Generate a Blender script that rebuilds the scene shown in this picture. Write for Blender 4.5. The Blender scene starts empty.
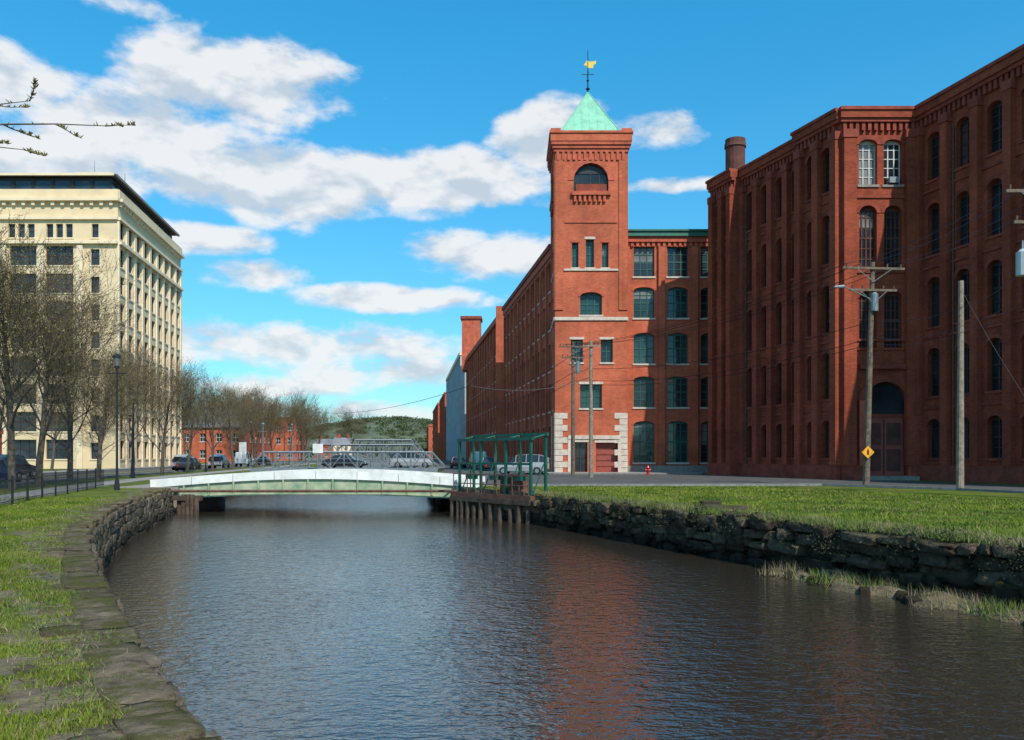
import bpy, math, random
import numpy as np
from mathutils import Vector, Matrix, noise as mn
R=random.Random(11); NR=np.random.default_rng(5)
S=bpy.context.scene
S.view_settings.view_transform='Standard'; S.view_settings.look='None'; S.view_settings.exposure=0; S.view_settings.gamma=1
FP=850.0; HZ=455.0; EYE=1.7
def X(u,y): return (u-512)/FP*y
def Z(v,y): return EYE+(HZ-v)/FP*y

# ---------------------------------------------------------------- materials
def new(name):
    m=bpy.data.materials.new(name); m.use_nodes=True
    nt=m.node_tree; b=nt.nodes['Principled BSDF']; return m,nt,b
def N(nt,t,**k):
    n=nt.nodes.new(t)
    for a,v in k.items(): setattr(n,a,v)
    return n
def mixc(nt,fac,a,b,mode='MIX'):
    n=N(nt,'ShaderNodeMix',data_type='RGBA',blend_type=mode)
    for s,v in ((n.inputs[0],fac),(n.inputs[6],a),(n.inputs[7],b)):
        if isinstance(v,(int,float)): s.default_value=v
        elif isinstance(v,(tuple,list)): s.default_value=(*v[:3],1)
        else: nt.links.new(v,s)
    return n.outputs[2]
def math_(nt,op,a,b=None,c=None,clamp=False):
    n=N(nt,'ShaderNodeMath',operation=op,use_clamp=clamp)
    for i,v in enumerate((a,b,c)):
        if v is None: continue
        if isinstance(v,(int,float)): n.inputs[i].default_value=v
        else: nt.links.new(v,n.inputs[i])
    return n.outputs[0]
def noise_(nt,scale,detail=5,rough=.6,vec=None,dist=0):
    n=N(nt,'ShaderNodeTexNoise'); n.inputs['Scale'].default_value=scale; n.inputs['Detail'].default_value=detail
    n.inputs['Roughness'].default_value=rough; n.inputs['Distortion'].default_value=dist
    if vec is not None: nt.links.new(vec,n.inputs['Vector'])
    return n.outputs['Fac']
def ramp(nt,fac,lo,hi):
    n=N(nt,'ShaderNodeMapRange'); n.inputs[1].default_value=lo; n.inputs[2].default_value=hi
    nt.links.new(fac,n.inputs[0]); return n.outputs[0]
def geo(nt): return N(nt,'ShaderNodeNewGeometry').outputs['Position']
def scaled(nt,vec,s):
    n=N(nt,'ShaderNodeMapping'); n.inputs['Scale'].default_value=s; nt.links.new(vec,n.inputs[0]); return n.outputs[0]
def bump(nt,b,h,strength,dist):
    n=N(nt,'ShaderNodeBump'); n.inputs['Strength'].default_value=strength; n.inputs['Distance'].default_value=dist
    nt.links.new(h,n.inputs['Height']); nt.links.new(n.outputs[0],b.inputs['Normal'])
def plain(name,c,rough=.8,var=.25,scale=2,metal=0,bs=.2,bd=.01,c2=None):
    m,nt,b=new(name); p=geo(nt)
    f=ramp(nt,noise_(nt,scale,3,.65,p),.3,.7)
    lo=tuple(x*(1-var) for x in c); hi=tuple(min(1,x*(1+var)) for x in c)
    if c2: hi=c2
    nt.links.new(mixc(nt,f,lo,hi),b.inputs['Base Color'])
    b.inputs['Roughness'].default_value=rough; b.inputs['Metallic'].default_value=metal
    if bs>=.5: bump(nt,b,noise_(nt,scale*6,2,.6,p),bs,bd)
    return m
def brick(name,c1,c2,mortar,dark=.6):
    m,nt,b=new(name); uv=N(nt,'ShaderNodeUVMap').outputs[0]; p=geo(nt)
    t=N(nt,'ShaderNodeTexBrick'); nt.links.new(uv,t.inputs['Vector'])
    t.inputs['Color1'].default_value=(*c1,1); t.inputs['Color2'].default_value=(*c2,1); t.inputs['Mortar'].default_value=(*mortar,1)
    t.inputs['Scale'].default_value=1; t.inputs['Brick Width'].default_value=.3; t.inputs['Row Height'].default_value=.1
    t.inputs['Mortar Size'].default_value=.008; t.inputs['Bias'].default_value=0
    f=ramp(nt,noise_(nt,.25,6,.72,p),.32,.7)
    c=mixc(nt,f,(.6,.58,.58),(1.2,1.2,1.2)); c=mixc(nt,1.0,t.outputs['Color'],c,'MULTIPLY')
    st=ramp(nt,noise_(nt,1,4,.7,scaled(nt,p,(1.6,1.6,.12))),.48,.75)
    c=mixc(nt,math_(nt,'MULTIPLY',st,dark),c,(c1[0]*.33,c1[1]*.45,c1[2]*.5))
    nt.links.new(c,b.inputs['Base Color']); b.inputs['Roughness'].default_value=.9; b.inputs['Specular IOR Level'].default_value=.2
    return m
M={}
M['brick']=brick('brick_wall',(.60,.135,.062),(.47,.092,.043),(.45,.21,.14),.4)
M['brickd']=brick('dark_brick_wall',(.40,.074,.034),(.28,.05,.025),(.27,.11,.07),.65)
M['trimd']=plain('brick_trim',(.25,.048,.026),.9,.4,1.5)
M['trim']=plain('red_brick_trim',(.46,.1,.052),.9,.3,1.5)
M['stone']=plain('stone_trim',(.56,.47,.39),.85,.2,3)
M['granite']=plain('granite_base',(.26,.23,.2),.85,.25,3)
M['copper']=plain('copper_roof',(.2,.48,.33),.6,.2,1.2)
M['greencor']=plain('green_cornice',(.03,.14,.10),.6,.2,2)
M['tar']=plain('flat_roof',(.08,.08,.08),.95,.2,1)
M['cream']=plain('cream_wall',(.72,.55,.34),.85,.12,.4)
M['creamt']=plain('cream_trim',(.78,.63,.43),.8,.08,.8)
M['pale']=plain('pale_wall',(.4,.45,.47),.85,.15,.5)
M['frameg']=plain('green_window_frame',(.012,.085,.065),.5,.2,3)
M['framew']=plain('white_window_frame',(.5,.5,.48),.6,.2,3)
M['framed']=plain('dark_window_frame',(.035,.02,.018),.6,.2,3)
M['shutter']=plain('boarded_window',(.10,.03,.022),.8,.4,1.5)
M['door']=plain('door',(.28,.06,.04),.6,.2,2)
M['black']=plain('black_metal',(.012,.012,.013),.45,.2,3)
M['metalg']=plain('galvanised_metal',(.2,.23,.25),.55,.2,3,metal=.3)
M['rustm']=plain('rusty_metal',(.11,.05,.035),.85,.4,4,c2=(.18,.08,.05))
M['gategreen']=plain('green_painted_steel',(.006,.085,.06),.45,.3,3)
M['bridgegreen']=plain('weathered_green_paint',(.2,.33,.2),.7,.2,1.6,c2=(.46,.46,.31))
M['bridgewhite']=plain('white_parapet',(.72,.71,.66),.7,.16,1.4)
M['wood']=plain('weathered_wood',(.11,.075,.05),.9,.3,5,c2=(.2,.15,.11))
M['woodl']=plain('grey_weathered_wood',(.22,.17,.12),.9,.3,5,c2=(.33,.27,.21))
M['timber']=plain('dark_timber',(.05,.035,.025),.9,.4,3,c2=(.11,.075,.05))
M['bark']=plain('bark',(.075,.055,.042),.95,.3,8,c2=(.15,.12,.09))
M['twig']=plain('twigs',(.11,.08,.05),.95,.3,8,c2=(.19,.145,.085))
M['yellow']=plain('yellow_sign_face',(.85,.35,.01),.5,.05,3)
M['gold']=plain('gilded_vane',(.6,.42,.08),.4,.1,3,metal=.5)
M['rubber']=plain('tyre',(.02,.02,.02),.9,.1,3)
M['chrome']=plain('wheel_hub',(.4,.4,.42),.35,.1,3,metal=.8)
M['lampred']=plain('tail_lamp',(.5,.01,.01),.3,.05,3)
M['slate']=plain('grey_roof',(.2,.2,.21),.8,.2,1)
def glass(name,c,r=.08):
    m,nt,b=new(name); p=geo(nt)
    f=ramp(nt,noise_(nt,.5,3,.5,p),.35,.65)
    nt.links.new(mixc(nt,f,tuple(x*.6 for x in c),tuple(x*1.5 for x in c)),b.inputs['Base Color'])
    b.inputs['Roughness'].default_value=r
    bump(nt,b,noise_(nt,1.3,2,.5,p),.12,.05); return m
M['glass']=glass('window_glass',(.02,.025,.03)); M['glass2']=glass('window_glass_bluish',(.025,.04,.055),.05)
M['glass3']=glass('window_with_blind',(.15,.15,.14),.3)
M['glassg']=glass('window_glass_greenish',(.02,.05,.05),.06)
M['asphalt']=plain('asphalt',(.06,.058,.056),.9,.3,.7,c2=(.10,.097,.09))
M['paving']=plain('concrete_paving',(.27,.25,.23),.9,.2,1.2)
M['kerb']=plain('kerb_granite',(.2,.19,.18),.85,.3,4)
M['paint']=plain('road_paint',(.6,.6,.56),.8,.15,6)
M['payellow']=plain('yellow_road_paint',(.6,.4,.05),.8,.15,6)
def grassmat(name,blade):
    m,nt,b=new(name); p=geo(nt)
    a=ramp(nt,noise_(nt,.45,4,.65,p),.36,.62); d=ramp(nt,noise_(nt,.8,5,.75,p,.6),.5,.62)
    c=mixc(nt,a,(.05,.10,.010),(.15,.20,.025))
    if blade:
        rnd=N(nt,'ShaderNodeNewGeometry').outputs['Random Per Island']
        c=mixc(nt,rnd,mixc(nt,1.0,c,(.75,.75,.7),'MULTIPLY'),mixc(nt,1.0,c,(1.6,1.45,1.2),'MULTIPLY'))
        dry=math_(nt,'GREATER_THAN',math_(nt,'ADD',rnd,math_(nt,'MULTIPLY',d,.35)),.93); c=mixc(nt,dry,c,(.26,.22,.09))
    else:
        fine=ramp(nt,noise_(nt,14,4,.7,p),.3,.7)
        c=mixc(nt,d,c,(.13,.10,.045)); c=mixc(nt,1.0,c,mixc(nt,fine,(.5,.5,.45),(1.35,1.3,1.2)),'MULTIPLY')
        bump(nt,b,noise_(nt,25,3,.7,p),.9,.05)
    nt.links.new(c,b.inputs['Base Color']); b.inputs['Roughness'].default_value=.85
    b.inputs['Specular IOR Level'].default_value=.15
    return m
M['ground']=grassmat('grass_ground',False); M['blade']=grassmat('grass_blades',True)
def stonemat(name,ca,cb,moss,mc=(.09,.095,.015)):
    m,nt,b=new(name); p=geo(nt)
    gn=N(nt,'ShaderNodeNewGeometry'); rnd=gn.outputs['Random Per Island']
    c=mixc(nt,rnd,ca,cb)
    f=ramp(nt,noise_(nt,5,7,.78,p),.3,.7); c=mixc(nt,1.0,c,mixc(nt,f,(.3,.28,.26),(1.6,1.55,1.45)),'MULTIPLY')
    g=N(nt,'ShaderNodeSeparateXYZ'); nt.links.new(gn.outputs['Normal'],g.inputs[0])
    up=ramp(nt,g.outputs[2],.0,.8); k=ramp(nt,noise_(nt,1.5,6,.75,p),.46,.56)
    c=mixc(nt,math_(nt,'MULTIPLY',math_(nt,'MULTIPLY',up,k),moss),c,mc)
    sz=N(nt,'ShaderNodeSeparateXYZ'); nt.links.new(p,sz.inputs[0])
    wet=ramp(nt,sz.outputs[2],-.7,-1.1); c=mixc(nt,math_(nt,'MULTIPLY',wet,.75),c,(.02,.016,.012))
    nt.links.new(c,b.inputs['Base Color']); b.inputs['Roughness'].default_value=.95; b.inputs['Specular IOR Level'].default_value=.2
    bump(nt,b,noise_(nt,9,6,.78,p),1.0,.12); return m
M['rubble']=stonemat('rubble_stone',(.06,.047,.034),(.19,.15,.11),.75,(.08,.085,.015))
M['rubblel']=stonemat('wall_stone',(.13,.105,.08),(.27,.225,.175),.5)
M['capst']=stonemat('cap_stone',(.14,.105,.07),(.26,.205,.145),.8,(.10,.10,.015))
M['dirt']=plain('dirt',(.11,.08,.042),.95,.4,3,c2=(.2,.15,.085),bs=.9,bd=.05)
# water
m,nt,b=new('water'); p=geo(nt)
b.inputs['Base Color'].default_value=(.032,.026,.019,1); b.inputs['Roughness'].default_value=.05; b.inputs['IOR'].default_value=1.9
h1=noise_(nt,3.6,3,.5,scaled(nt,p,(1,1.5,1)),.3); h2=noise_(nt,11,1,.5,scaled(nt,p,(.8,1.3,1)))
h=math_(nt,'ADD',h1,math_(nt,'MULTIPLY',h2,.32))
calm=ramp(nt,noise_(nt,.14,3,.5,scaled(nt,p,(1,.5,1))),.35,.65)
h=math_(nt,'MULTIPLY',h,math_(nt,'MULTIPLY_ADD',calm,.55,.6))
bump(nt,b,h,1.0,.036); M['water']=m
def leafmat(name,a,c):
    m,nt,b=new(name); rnd=N(nt,'ShaderNodeNewGeometry').outputs['Random Per Island']
    nt.links.new(mixc(nt,rnd,a,c),b.inputs['Base Color']); b.inputs['Roughness'].default_value=.8; return m
M['bud']=leafmat('spring_buds',(.12,.095,.025),(.22,.185,.055))
M['leaf']=leafmat('foliage',(.035,.05,.02),(.10,.12,.04))
M['weed']=leafmat('weed_leaves',(.06,.10,.015),(.16,.21,.03))
M['dryw']=leafmat('dry_grass',(.18,.13,.07),(.34,.27,.15))
M['ivy']=leafmat('dark_shrub_leaves',(.015,.02,.008),(.06,.06,.025))
m,nt,b=new('wooded_hill'); p=geo(nt)
f=ramp(nt,noise_(nt,.06,8,.75,p),.35,.65); nt.links.new(mixc(nt,f,(.05,.075,.04),(.13,.14,.08)),b.inputs['Base Color']); b.inputs['Roughness'].default_value=1
M['hill']=m
def carpaint(n,c):
    m,nt,b=new(n); p=geo(nt); f=noise_(nt,3,3,.5,p)
    nt.links.new(mixc(nt,f,tuple(x*.85 for x in c),tuple(min(1,x*1.1) for x in c)),b.inputs['Base Color'])
    b.inputs['Roughness'].default_value=.3; b.inputs['Coat Weight'].default_value=.6; return m
P_={'dark':carpaint('dark_car_paint',(.02,.022,.03)),'silver':carpaint('silver_car_paint',(.35,.36,.38)),'white':carpaint('white_car_paint',(.7,.7,.7)),
 'red':carpaint('red_car_paint',(.3,.02,.02)),'blue':carpaint('blue_car_paint',(.03,.06,.16))}

# ---------------------------------------------------------------- mesh helpers
def link(o,parent=None):
    S.collection.objects.link(o)
    if parent: o.parent=parent
    return o
def empty(name,loc=(0,0,0)):
    e=bpy.data.objects.new(name,None); e.location=loc; e.empty_display_size=.5; return link(e)
class MB:
    def __init__(s): s.d={}
    def face(s,pts,mat): s.d.setdefault(mat,[]).append([tuple(p) for p in pts])
    def build(s,name,single=False,smooth=False,loc=None,rot=0):
        par=None
        if not single: par=empty(name)
        out=[]
        if single: groups=[(name,list(s.d.items()))]
        else: groups=[(k.name,[(k,v)]) for k,v in s.d.items()]
        for nm,items in groups:
            vs=[];fs=[];mi=[];uv=[]
            for i,(mat,faces) in enumerate(items):
                for f in faces:
                    b=len(vs); vs.extend(f); fs.append(range(b,b+len(f))); mi.append(i)
                    a=Vector(f[0]);n=Vector((0,0,0))
                    for j in range(1,len(f)-1): n+=(Vector(f[j])-a).cross(Vector(f[j+1])-a)
                    if n.length>0: n.normalize()
                    if abs(n.z)>.8: uv.extend([(q[0],q[1]) for q in f])
                    else:
                        t=Vector((-n.y,n.x,0)); t.normalize() if t.length>0 else None
                        uv.extend([(q[0]*t.x+q[1]*t.y,q[2]) for q in f])
            me=bpy.data.meshes.new(nm); me.from_pydata(vs,[],[list(f) for f in fs])
            me.polygons.foreach_set('material_index',mi)
            l=me.uv_layers.new(name='UVMap'); l.data.foreach_set('uv',np.array(uv,dtype=np.float32).ravel())
            for mat,_ in items: me.materials.append(mat)
            if smooth: me.shade_smooth()
            o=bpy.data.objects.new(nm,me); link(o,par); out.append(o)
        r=par or out[0]
        if loc is not None: r.location=loc; r.rotation_euler=(0,0,rot)
        return r
class F:
    def __init__(s,a,b,off=0):
        a=Vector((a[0],a[1],0)); b=Vector((b[0],b[1],0)); s.L=(b-a).length; s.d=(b-a).normalized()
        s.n=Vector((s.d.y,-s.d.x,0)); s.o=a+s.n*off
    def P(s,t,z,dep=0):
        v=s.o+s.d*t+s.n*dep; return (v.x,v.y,v.z+z)
def fbox(mb,f,s0,s1,z0,z1,d0,d1,mat):
    P=f.P
    a,b,c,d=P(s0,z0,d1),P(s1,z0,d1),P(s1,z1,d1),P(s0,z1,d1)
    e,g,h,i=P(s0,z0,d0),P(s1,z0,d0),P(s1,z1,d0),P(s0,z1,d0)
    for q in ((a,b,c,d),(e,i,h,g),(a,d,i,e),(b,g,h,c),(d,c,h,i),(a,e,g,b)): mb.face(q,mat)
def box(mb,x0,x1,y0,y1,z0,z1,mat): fbox(mb,F((x0,y0),(x1,y0)),0,x1-x0,z0,z1,-(y1-y0),0,mat)
def tube(mb,a,b,r0,r1,mat,n=8,caps=True):
    a=Vector(a);b=Vector(b);d=(b-a).normalized(); u=d.orthogonal().normalized(); w=d.cross(u)
    A=[a+(u*math.cos(t)+w*math.sin(t))*r0 for t in [2*math.pi*i/n for i in range(n)]]
    B=[b+(u*math.cos(t)+w*math.sin(t))*r1 for t in [2*math.pi*i/n for i in range(n)]]
    for i in range(n): mb.face((A[i],A[(i+1)%n],B[(i+1)%n],B[i]),mat)
    if caps: mb.face(B,mat); mb.face(A[::-1],mat)
def window(mb,f,s,z,w,h,rise,st,wall,dep=.3):
    P=f.P; s0,s1=s-w/2,s+w/2; z1=z+h
    for q in ((P(s0,z),P(s0,z,-dep),P(s0,z1,-dep),P(s0,z1)),(P(s1,z),P(s1,z1),P(s1,z1,-dep),P(s1,z,-dep)),
              (P(s0,z),P(s1,z),P(s1,z,-dep),P(s0,z,-dep)),(P(s0,z1),P(s0,z1,-dep),P(s1,z1,-dep),P(s1,z1))): mb.face(q,wall)
    g=st['glass']; g=R.choice(g) if isinstance(g,list) else g
    mb.face((P(s0,z,-dep),P(s1,z,-dep),P(s1,z1,-dep),P(s0,z1,-dep)),g)
    if st.get('blind') and R.random()<st['blind']:
        bh=h*R.uniform(.15,.6); fbox(mb,f,s0+.05,s1-.05,z1-bh,z1-.02,-dep+.002,-dep+.004,M['glass3'])
    if rise>0:
        n=8; arc=[(s-w/2*math.cos(math.pi*i/n),z1-rise+rise*math.sin(math.pi*i/n)) for i in range(n+1)]
        for (a,b),(c,d) in zip(arc[:-1],arc[1:]):
            mb.face((P(a,b),P(c,d),P(c,z1),P(a,z1)),wall); mb.face((P(a,b),P(a,b,-dep),P(c,d,-dep),P(c,d)),wall)
        if st.get('hood'):
            k=st.get('hoodw',.22)
            o=[(s-(w/2+k)*math.cos(math.pi*i/n),z1-rise+(rise+k)*math.sin(math.pi*i/n)) for i in range(n+1)]
            for i in range(n):
                mb.face((P(*arc[i],.05),P(*arc[i+1],.05),P(*o[i+1],.05),P(*o[i],.05)),st['hood'])
                mb.face((P(*o[i],.05),P(*o[i+1],.05),P(*o[i+1],-.01),P(*o[i],-.01)),st['hood'])
                mb.face((P(*arc[i],.05),P(*arc[i],-.01),P(*arc[i+1],-.01),P(*arc[i+1],.05)),st['hood'])
    elif st.get('hood'): fbox(mb,f,s0-.12,s1+.12,z1,z1+.22,-.01,.05,st['hood'])
    fr=st.get('frame')
    if fr:
        t=.08; a,b=-dep+.005,-dep+.07
        fbox(mb,f,s0,s0+t,z,z1,a,b,fr);fbox(mb,f,s1-t,s1,z,z1,a,b,fr);fbox(mb,f,s0+t,s1-t,z,z+t,a,b,fr)
        fbox(mb,f,s0+t,s1-t,z1-t-rise*.5,z1,a,b,fr)
        nv,nh=st.get('nv',1),st.get('nh',1)
        for i in range(nv): c=s0+w*(i+1)/(nv+1); fbox(mb,f,c-.04,c+.04,z+t,z1-t,a,b-.01,fr)
        for i in range(nh): c=z+h*(i+1)/(nh+1); k=.06 if (nh%2 and i==nh//2) else .03; fbox(mb,f,s0+t,s1-t,c-k,c+k,a,b-.02,fr)
    if st.get('sill'): fbox(mb,f,s0-.12,s1+.12,z-.16,z,-.02,.09,st['sill'])
def facade(mb,f,L,z0,z1,wins,wall,dep=.3):
    r=lambda x:round(x,4)
    ss=sorted({0,r(L)}|{r(w[0]-w[2]/2) for w in wins}|{r(w[0]+w[2]/2) for w in wins})
    zs=sorted({r(z0),r(z1)}|{r(w[1]) for w in wins}|{r(w[1]+w[3]) for w in wins})
    for i in range(len(ss)-1):
        for j in range(len(zs)-1):
            cs,cz=(ss[i]+ss[i+1])/2,(zs[j]+zs[j+1])/2
            if any(abs(cs-w[0])<w[2]/2 and w[1]<cz<w[1]+w[3] for w in wins): continue
            mb.face((f.P(ss[i],zs[j]),f.P(ss[i+1],zs[j]),f.P(ss[i+1],zs[j+1]),f.P(ss[i],zs[j+1])),wall)
    for w in wins: window(mb,f,*w[:4],w[4],w[5],wall,dep)
def dentils(mb,f,L,z,mat,sp=.5,w=.25,h=.45,d=.2,s0=0):
    n=int((L-s0)/sp)
    for i in range(n):
        s=s0+(i+.5)*sp; fbox(mb,f,s-w/2,s+w/2,z,z+h,-.02,d,mat)

# ---------------------------------------------------------------- canal edges
LY=[-60,-20,0,5.07,7.8,12.6,19.3,28.9,39,44,55,80,300,700]; LX=[34,15,1.8,-1.95,-3.6,-6.3,-9.8,-13.5,-16.3,-17.8,-20.2,-23.5,-51,-101]
RY=[-60,-20,0,16,36,44,52,80,300,700]; RX=[62,33,17.5,9.6,1.6,-2.1,-4.6,-8,-35.5,-86]
def sm(y,YY,XX):
    w=min(3,max(.8,abs(y)*.1)); return float(np.mean(np.interp(np.linspace(y-w,y+w,9),YY,XX)))
xL=lambda y:sm(y,LY,LX); xR=lambda y:sm(y,RY,RX)
WZ=-1.28
ys=list(np.arange(-60,-10,5))+list(np.arange(-10,62,1.0))+list(np.arange(64,120,4))+[130,150,180,220,260,300,400,500,600,600.5,800,1200,2500,5000]
ys=[-800,-60.5]+[float(y) for y in ys]
rows=[]
for y in ys:
    hole=-60<=y<=600; yc=max(-60,min(700,y)); a,c=xL(yc),xR(yc)
    zb=-3 if hole else 0
    rows.append([(-4000,y,0),(-300,y,0),(a-40,y,0),(a-9,y,0),(a,y,0),(a,y,zb-.001),(c,y,zb-.001),(c,y,0),(c+12,y,0),(c+60,y,0),(500,y,0),(4000,y,0)])
vs=[p for r in rows for p in r]; k=12
fs=[(i*k+j,i*k+j+1,(i+1)*k+j+1,(i+1)*k+j) for i in range(len(rows)-1) for j in range(k-1)]
me=bpy.data.meshes.new('ground'); me.from_pydata(vs,[],fs); me.materials.append(M['ground']); me.materials.append(M['rubble'])
me.polygons.foreach_set('material_index',[1 if (i%(k-1)) in (4,5,6) and -60<=ys[i//(k-1)]<=600 else 0 for i in range(len(fs))])
link(bpy.data.objects.new('ground',me))
me=bpy.data.meshes.new('water'); me.from_pydata([(-140,-60,WZ),(70,-60,WZ),(70,600,WZ),(-140,600,WZ)],[],[(0,1,2,3)]); me.materials.append(M['water'])
link(bpy.data.objects.new('water',me))
def ribbon(name,fn,o0,o1,y0,y1,z,mat,step=2,thick=0):
    mb=MB(); yy=np.arange(y0,y1+.01,step)
    for a,b in zip(yy[:-1],yy[1:]):
        q=[(fn(a)+o0,a),(fn(a)+o1,a),(fn(b)+o1,b),(fn(b)+o0,b)]
        mb.face([(x,y,z) for x,y in q],mat)
        if thick:
            mb.face([(q[0][0],q[0][1],z-thick),(q[0][0],q[0][1],z),(q[3][0],q[3][1],z),(q[3][0],q[3][1],z-thick)],mat)
            mb.face([(q[1][0],q[1][1],z-thick),(q[2][0],q[2][1],z-thick),(q[2][0],q[2][1],z),(q[1][0],q[1][1],z)],mat)
    return mb.build(name,single=True)
ribbon('sidewalk',xL,-6.0,-4.0,-40,400,.03,M['paving'],4,.03)
ribbon('road',xL,-19,-9,-40,560,.006,M['asphalt'],4)
ribbon('kerb',xL,-9,-8.8,-40,400,.12,M['kerb'],4,.12)
ribbon('kerb',xL,-19.2,-19,-40,400,.12,M['kerb'],4,.12)
ribbon('sidewalk',xL,-22,-19.2,-40,400,.11,M['paving'],4,.11)
ribbon('road_marking',xL,-14.15,-14.03,-40,400,.011,M['payellow'],4)
ribbon('road_marking',xL,-13.95,-13.83,-40,400,.011,M['payellow'],4)
ribbon('road_marking',xL,-11.4,-11.28,-40,400,.011,M['paint'],4)
mb=MB(); mb.face([(x,y,.006) for x,y in [(-3.2,46.2),(17,47),(21.3,41),(24,35),(28,20),(34,20),(30.5,36),(24.5,60),(17.5,76),(22,78),(22,79.5),(3,79.5),(0.5,100),(-30,330),(-34,330),(-6.5,80),(-4,53)]],M['asphalt']); mb.build('road',single=True)
mb=MB()
for a,b in [((-3,46.1),(17.1,46.9)),((17.1,46.9),(21.4,40.9)),((21.4,40.9),(28.1,20))]:
    f=F(a,b); fbox(mb,f,0,f.L-.01,0,.12,-.2,0,M['kerb'])
mb.build('kerb',single=True)
mb=MB(); mb.face([(x,y,.13) for x,y in [(1.2,74.5),(16.6,74.5),(16.8,80.2),(1.2,80.2)]],M['paving']); f=F((1.2,74.5),(16.6,74.5)); fbox(mb,f,0,f.L,0,.127,-.15,0.01,M['kerb'])
mb.build('sidewalk',single=True)

# ---------------------------------------------------------------- tower mill
mb=MB(); B=M['brick']
tx0,tx1,ty=3.95,10.55,78.0; W=tx1-tx0
gs={'glass':[M['glass'],M['glassg'],M['glassg']],'frame':M['frameg'],'nv':1,'nh':3,'sill':M['stone'],'hood':M['trim'],'blind':.35}
gs3=dict(gs,nv=2,nh=3)
f=F((tx0,ty),(tx1,ty))
bel=(3.3,25.9,3.2,2.6,1.6,{'glass':M['glass'],'frame':M['black'],'nv':3,'nh':2,'hood':M['trim'],'hoodw':.55})  # open belfry: dark glass pane stands in for the shade inside
wins=[bel,
 (1.85,18.9,.6,2.3,0,gs),(3.2,18.9,.75,2.6,0,dict(gs,hood=M['stone'])),(4.6,18.9,.6,2.3,0,gs),
 (3.3,14.55,2.0,2.1,.4,dict(gs,nv=2)),(2.0,10.2,1.1,2.1,0,dict(gs,hood=M['stone'])),(4.75,10.2,1.1,2.1,0,dict(gs,hood=M['stone'])),
 (3.3,6.0,2.0,2.2,0,dict(gs3,hood=M['stone'])),(2.35,.14,1.25,2.75,0,{'glass':M['glass'],'frame':M['framed'],'nv':1,'nh':1,'hood':M['stone']}),
 (4.75,.14,2.0,2.7,0,{'glass':M['door'],'frame':M['trimd'],'nv':0,'nh':4,'hood':M['stone']})]
facade(mb,f,W,0,29.6,wins,B,.45)
fl=F((tx0,ty+6.6),(tx0,ty)); facade(mb,fl,6.6,0,29.6,[bel]+[(3.3,z,1.2,2.2,.3,gs) for z in (6,10.2,14.5,18.9)],B)
fr_=F((tx1,ty),(tx1,ty+6.6)); facade(mb,fr_,6.6,0,29.6,[bel],B)
fb=F((tx1,ty+6.6),(tx0,ty+6.6)); facade(mb,fb,6.6,0,29.6,[bel],B)
for i,(z0,z1,o,mt) in enumerate(((29.5,29.8,.12,M['trim']),(29.8,30.1,.24,M['trim']),(30.1,30.4,.36,M['trim']),(30.4,31.1,.42,B),(31.1,31.3,.52,M['trim']))):
    box(mb,tx0-o,tx1+o,ty-o,ty+6.6+o,z0,z1,mt)
for x,y in ((tx0-.42,ty-.42),(tx1-.5,ty-.42),(tx0-.42,ty+6.1),(tx1-.5,ty+6.1)): box(mb,x,x+.92,y,y+.92,31.303,31.55,B)
for ff in (f,fl,fr_,fb):
    dentils(mb,ff,W,28.75,M['trim'],.5,.25,.75,.12)
    for s in (0,W-.75): fbox(mb,ff,s+.002,s+.748,15,28.7,-.02,.1,B)
    fbox(mb,ff,1.5,5.1,25.5,25.85,-.02,.3,M['trim']); dentils(mb,ff,3.5+1.6,24.9,M['trim'],.45,.22,.6,.22,1.6)
    fbox(mb,ff,1.9,4.7,25.85,26.5,.18,.22,M['trimd'])
    fbox(mb,ff,.9,5.7,23.0,23.15,-.02,.08,M['trim'])
    fbox(mb,ff,.0,W,14.05,14.35,-.02,.12,M['stone']); fbox(mb,ff,.8,5.8,18.6,18.78,-.02,.1,M['stone'])
for ff in (f,fl,fr_):
    z=0
    i=0
    while z<5.6:
        k=1.15 if i%2 else .7
        fbox(mb,ff,.0,k,z,z+.52,-.02,.06,M['stone']); fbox(mb,ff,W-k,W,z,z+.52,-.02,.06,M['stone']); z+=.56; i+=1
fbox(mb,f,1.2,5.95,3.15,3.5,-.02,.12,M['stone'])
for s in (1.3,3.35,5.9): fbox(mb,f,s-.13,s+.13,0,3.14,-.02,.08,M['stone'])
cx,cy=(tx0+tx1)/2,ty+3.3
hw=2.9; zb=31.3; zt=36.4
ringp=[(cx-hw,cy-hw),(cx+hw,cy-hw),(cx+hw,cy+hw),(cx-hw,cy+hw)]
for i in range(4):
    a=ringp[i];b=ringp[(i+1)%4]
    mb.face(((a[0],a[1],zb),(b[0],b[1],zb),(cx,cy,zt)),M['copper'])
    for j in range(9):
        t=j/8; q=(a[0]*(1-t)+b[0]*t,a[1]*(1-t)+b[1]*t); k=abs(1-2*t)
        m_=((a[0]+b[0])/2,(a[1]+b[1])/2); up=(cx-m_[0],cy-m_[1]); r_=max(.02,1-k)
        tube(mb,(q[0],q[1],zb),(q[0]+up[0]*r_,q[1]+up[1]*r_,zb+(zt-zb)*r_),.03,.03,M['copper'],4)
    tube(mb,(a[0],a[1],zb),(cx,cy,zt),.07,.05,M['copper'],5)
tube(mb,(cx,cy,zt-.3),(cx,cy,zt+4),.07,.03,M['black'],6)
for z,r in ((zt+.3,.22),(zt+1.1,.15)):
    tube(mb,(cx,cy,z-r*.6),(cx,cy,z),r*.4,r,M['black'],8); tube(mb,(cx,cy,z),(cx,cy,z+r*.6),r,r*.4,M['black'],8)
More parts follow.
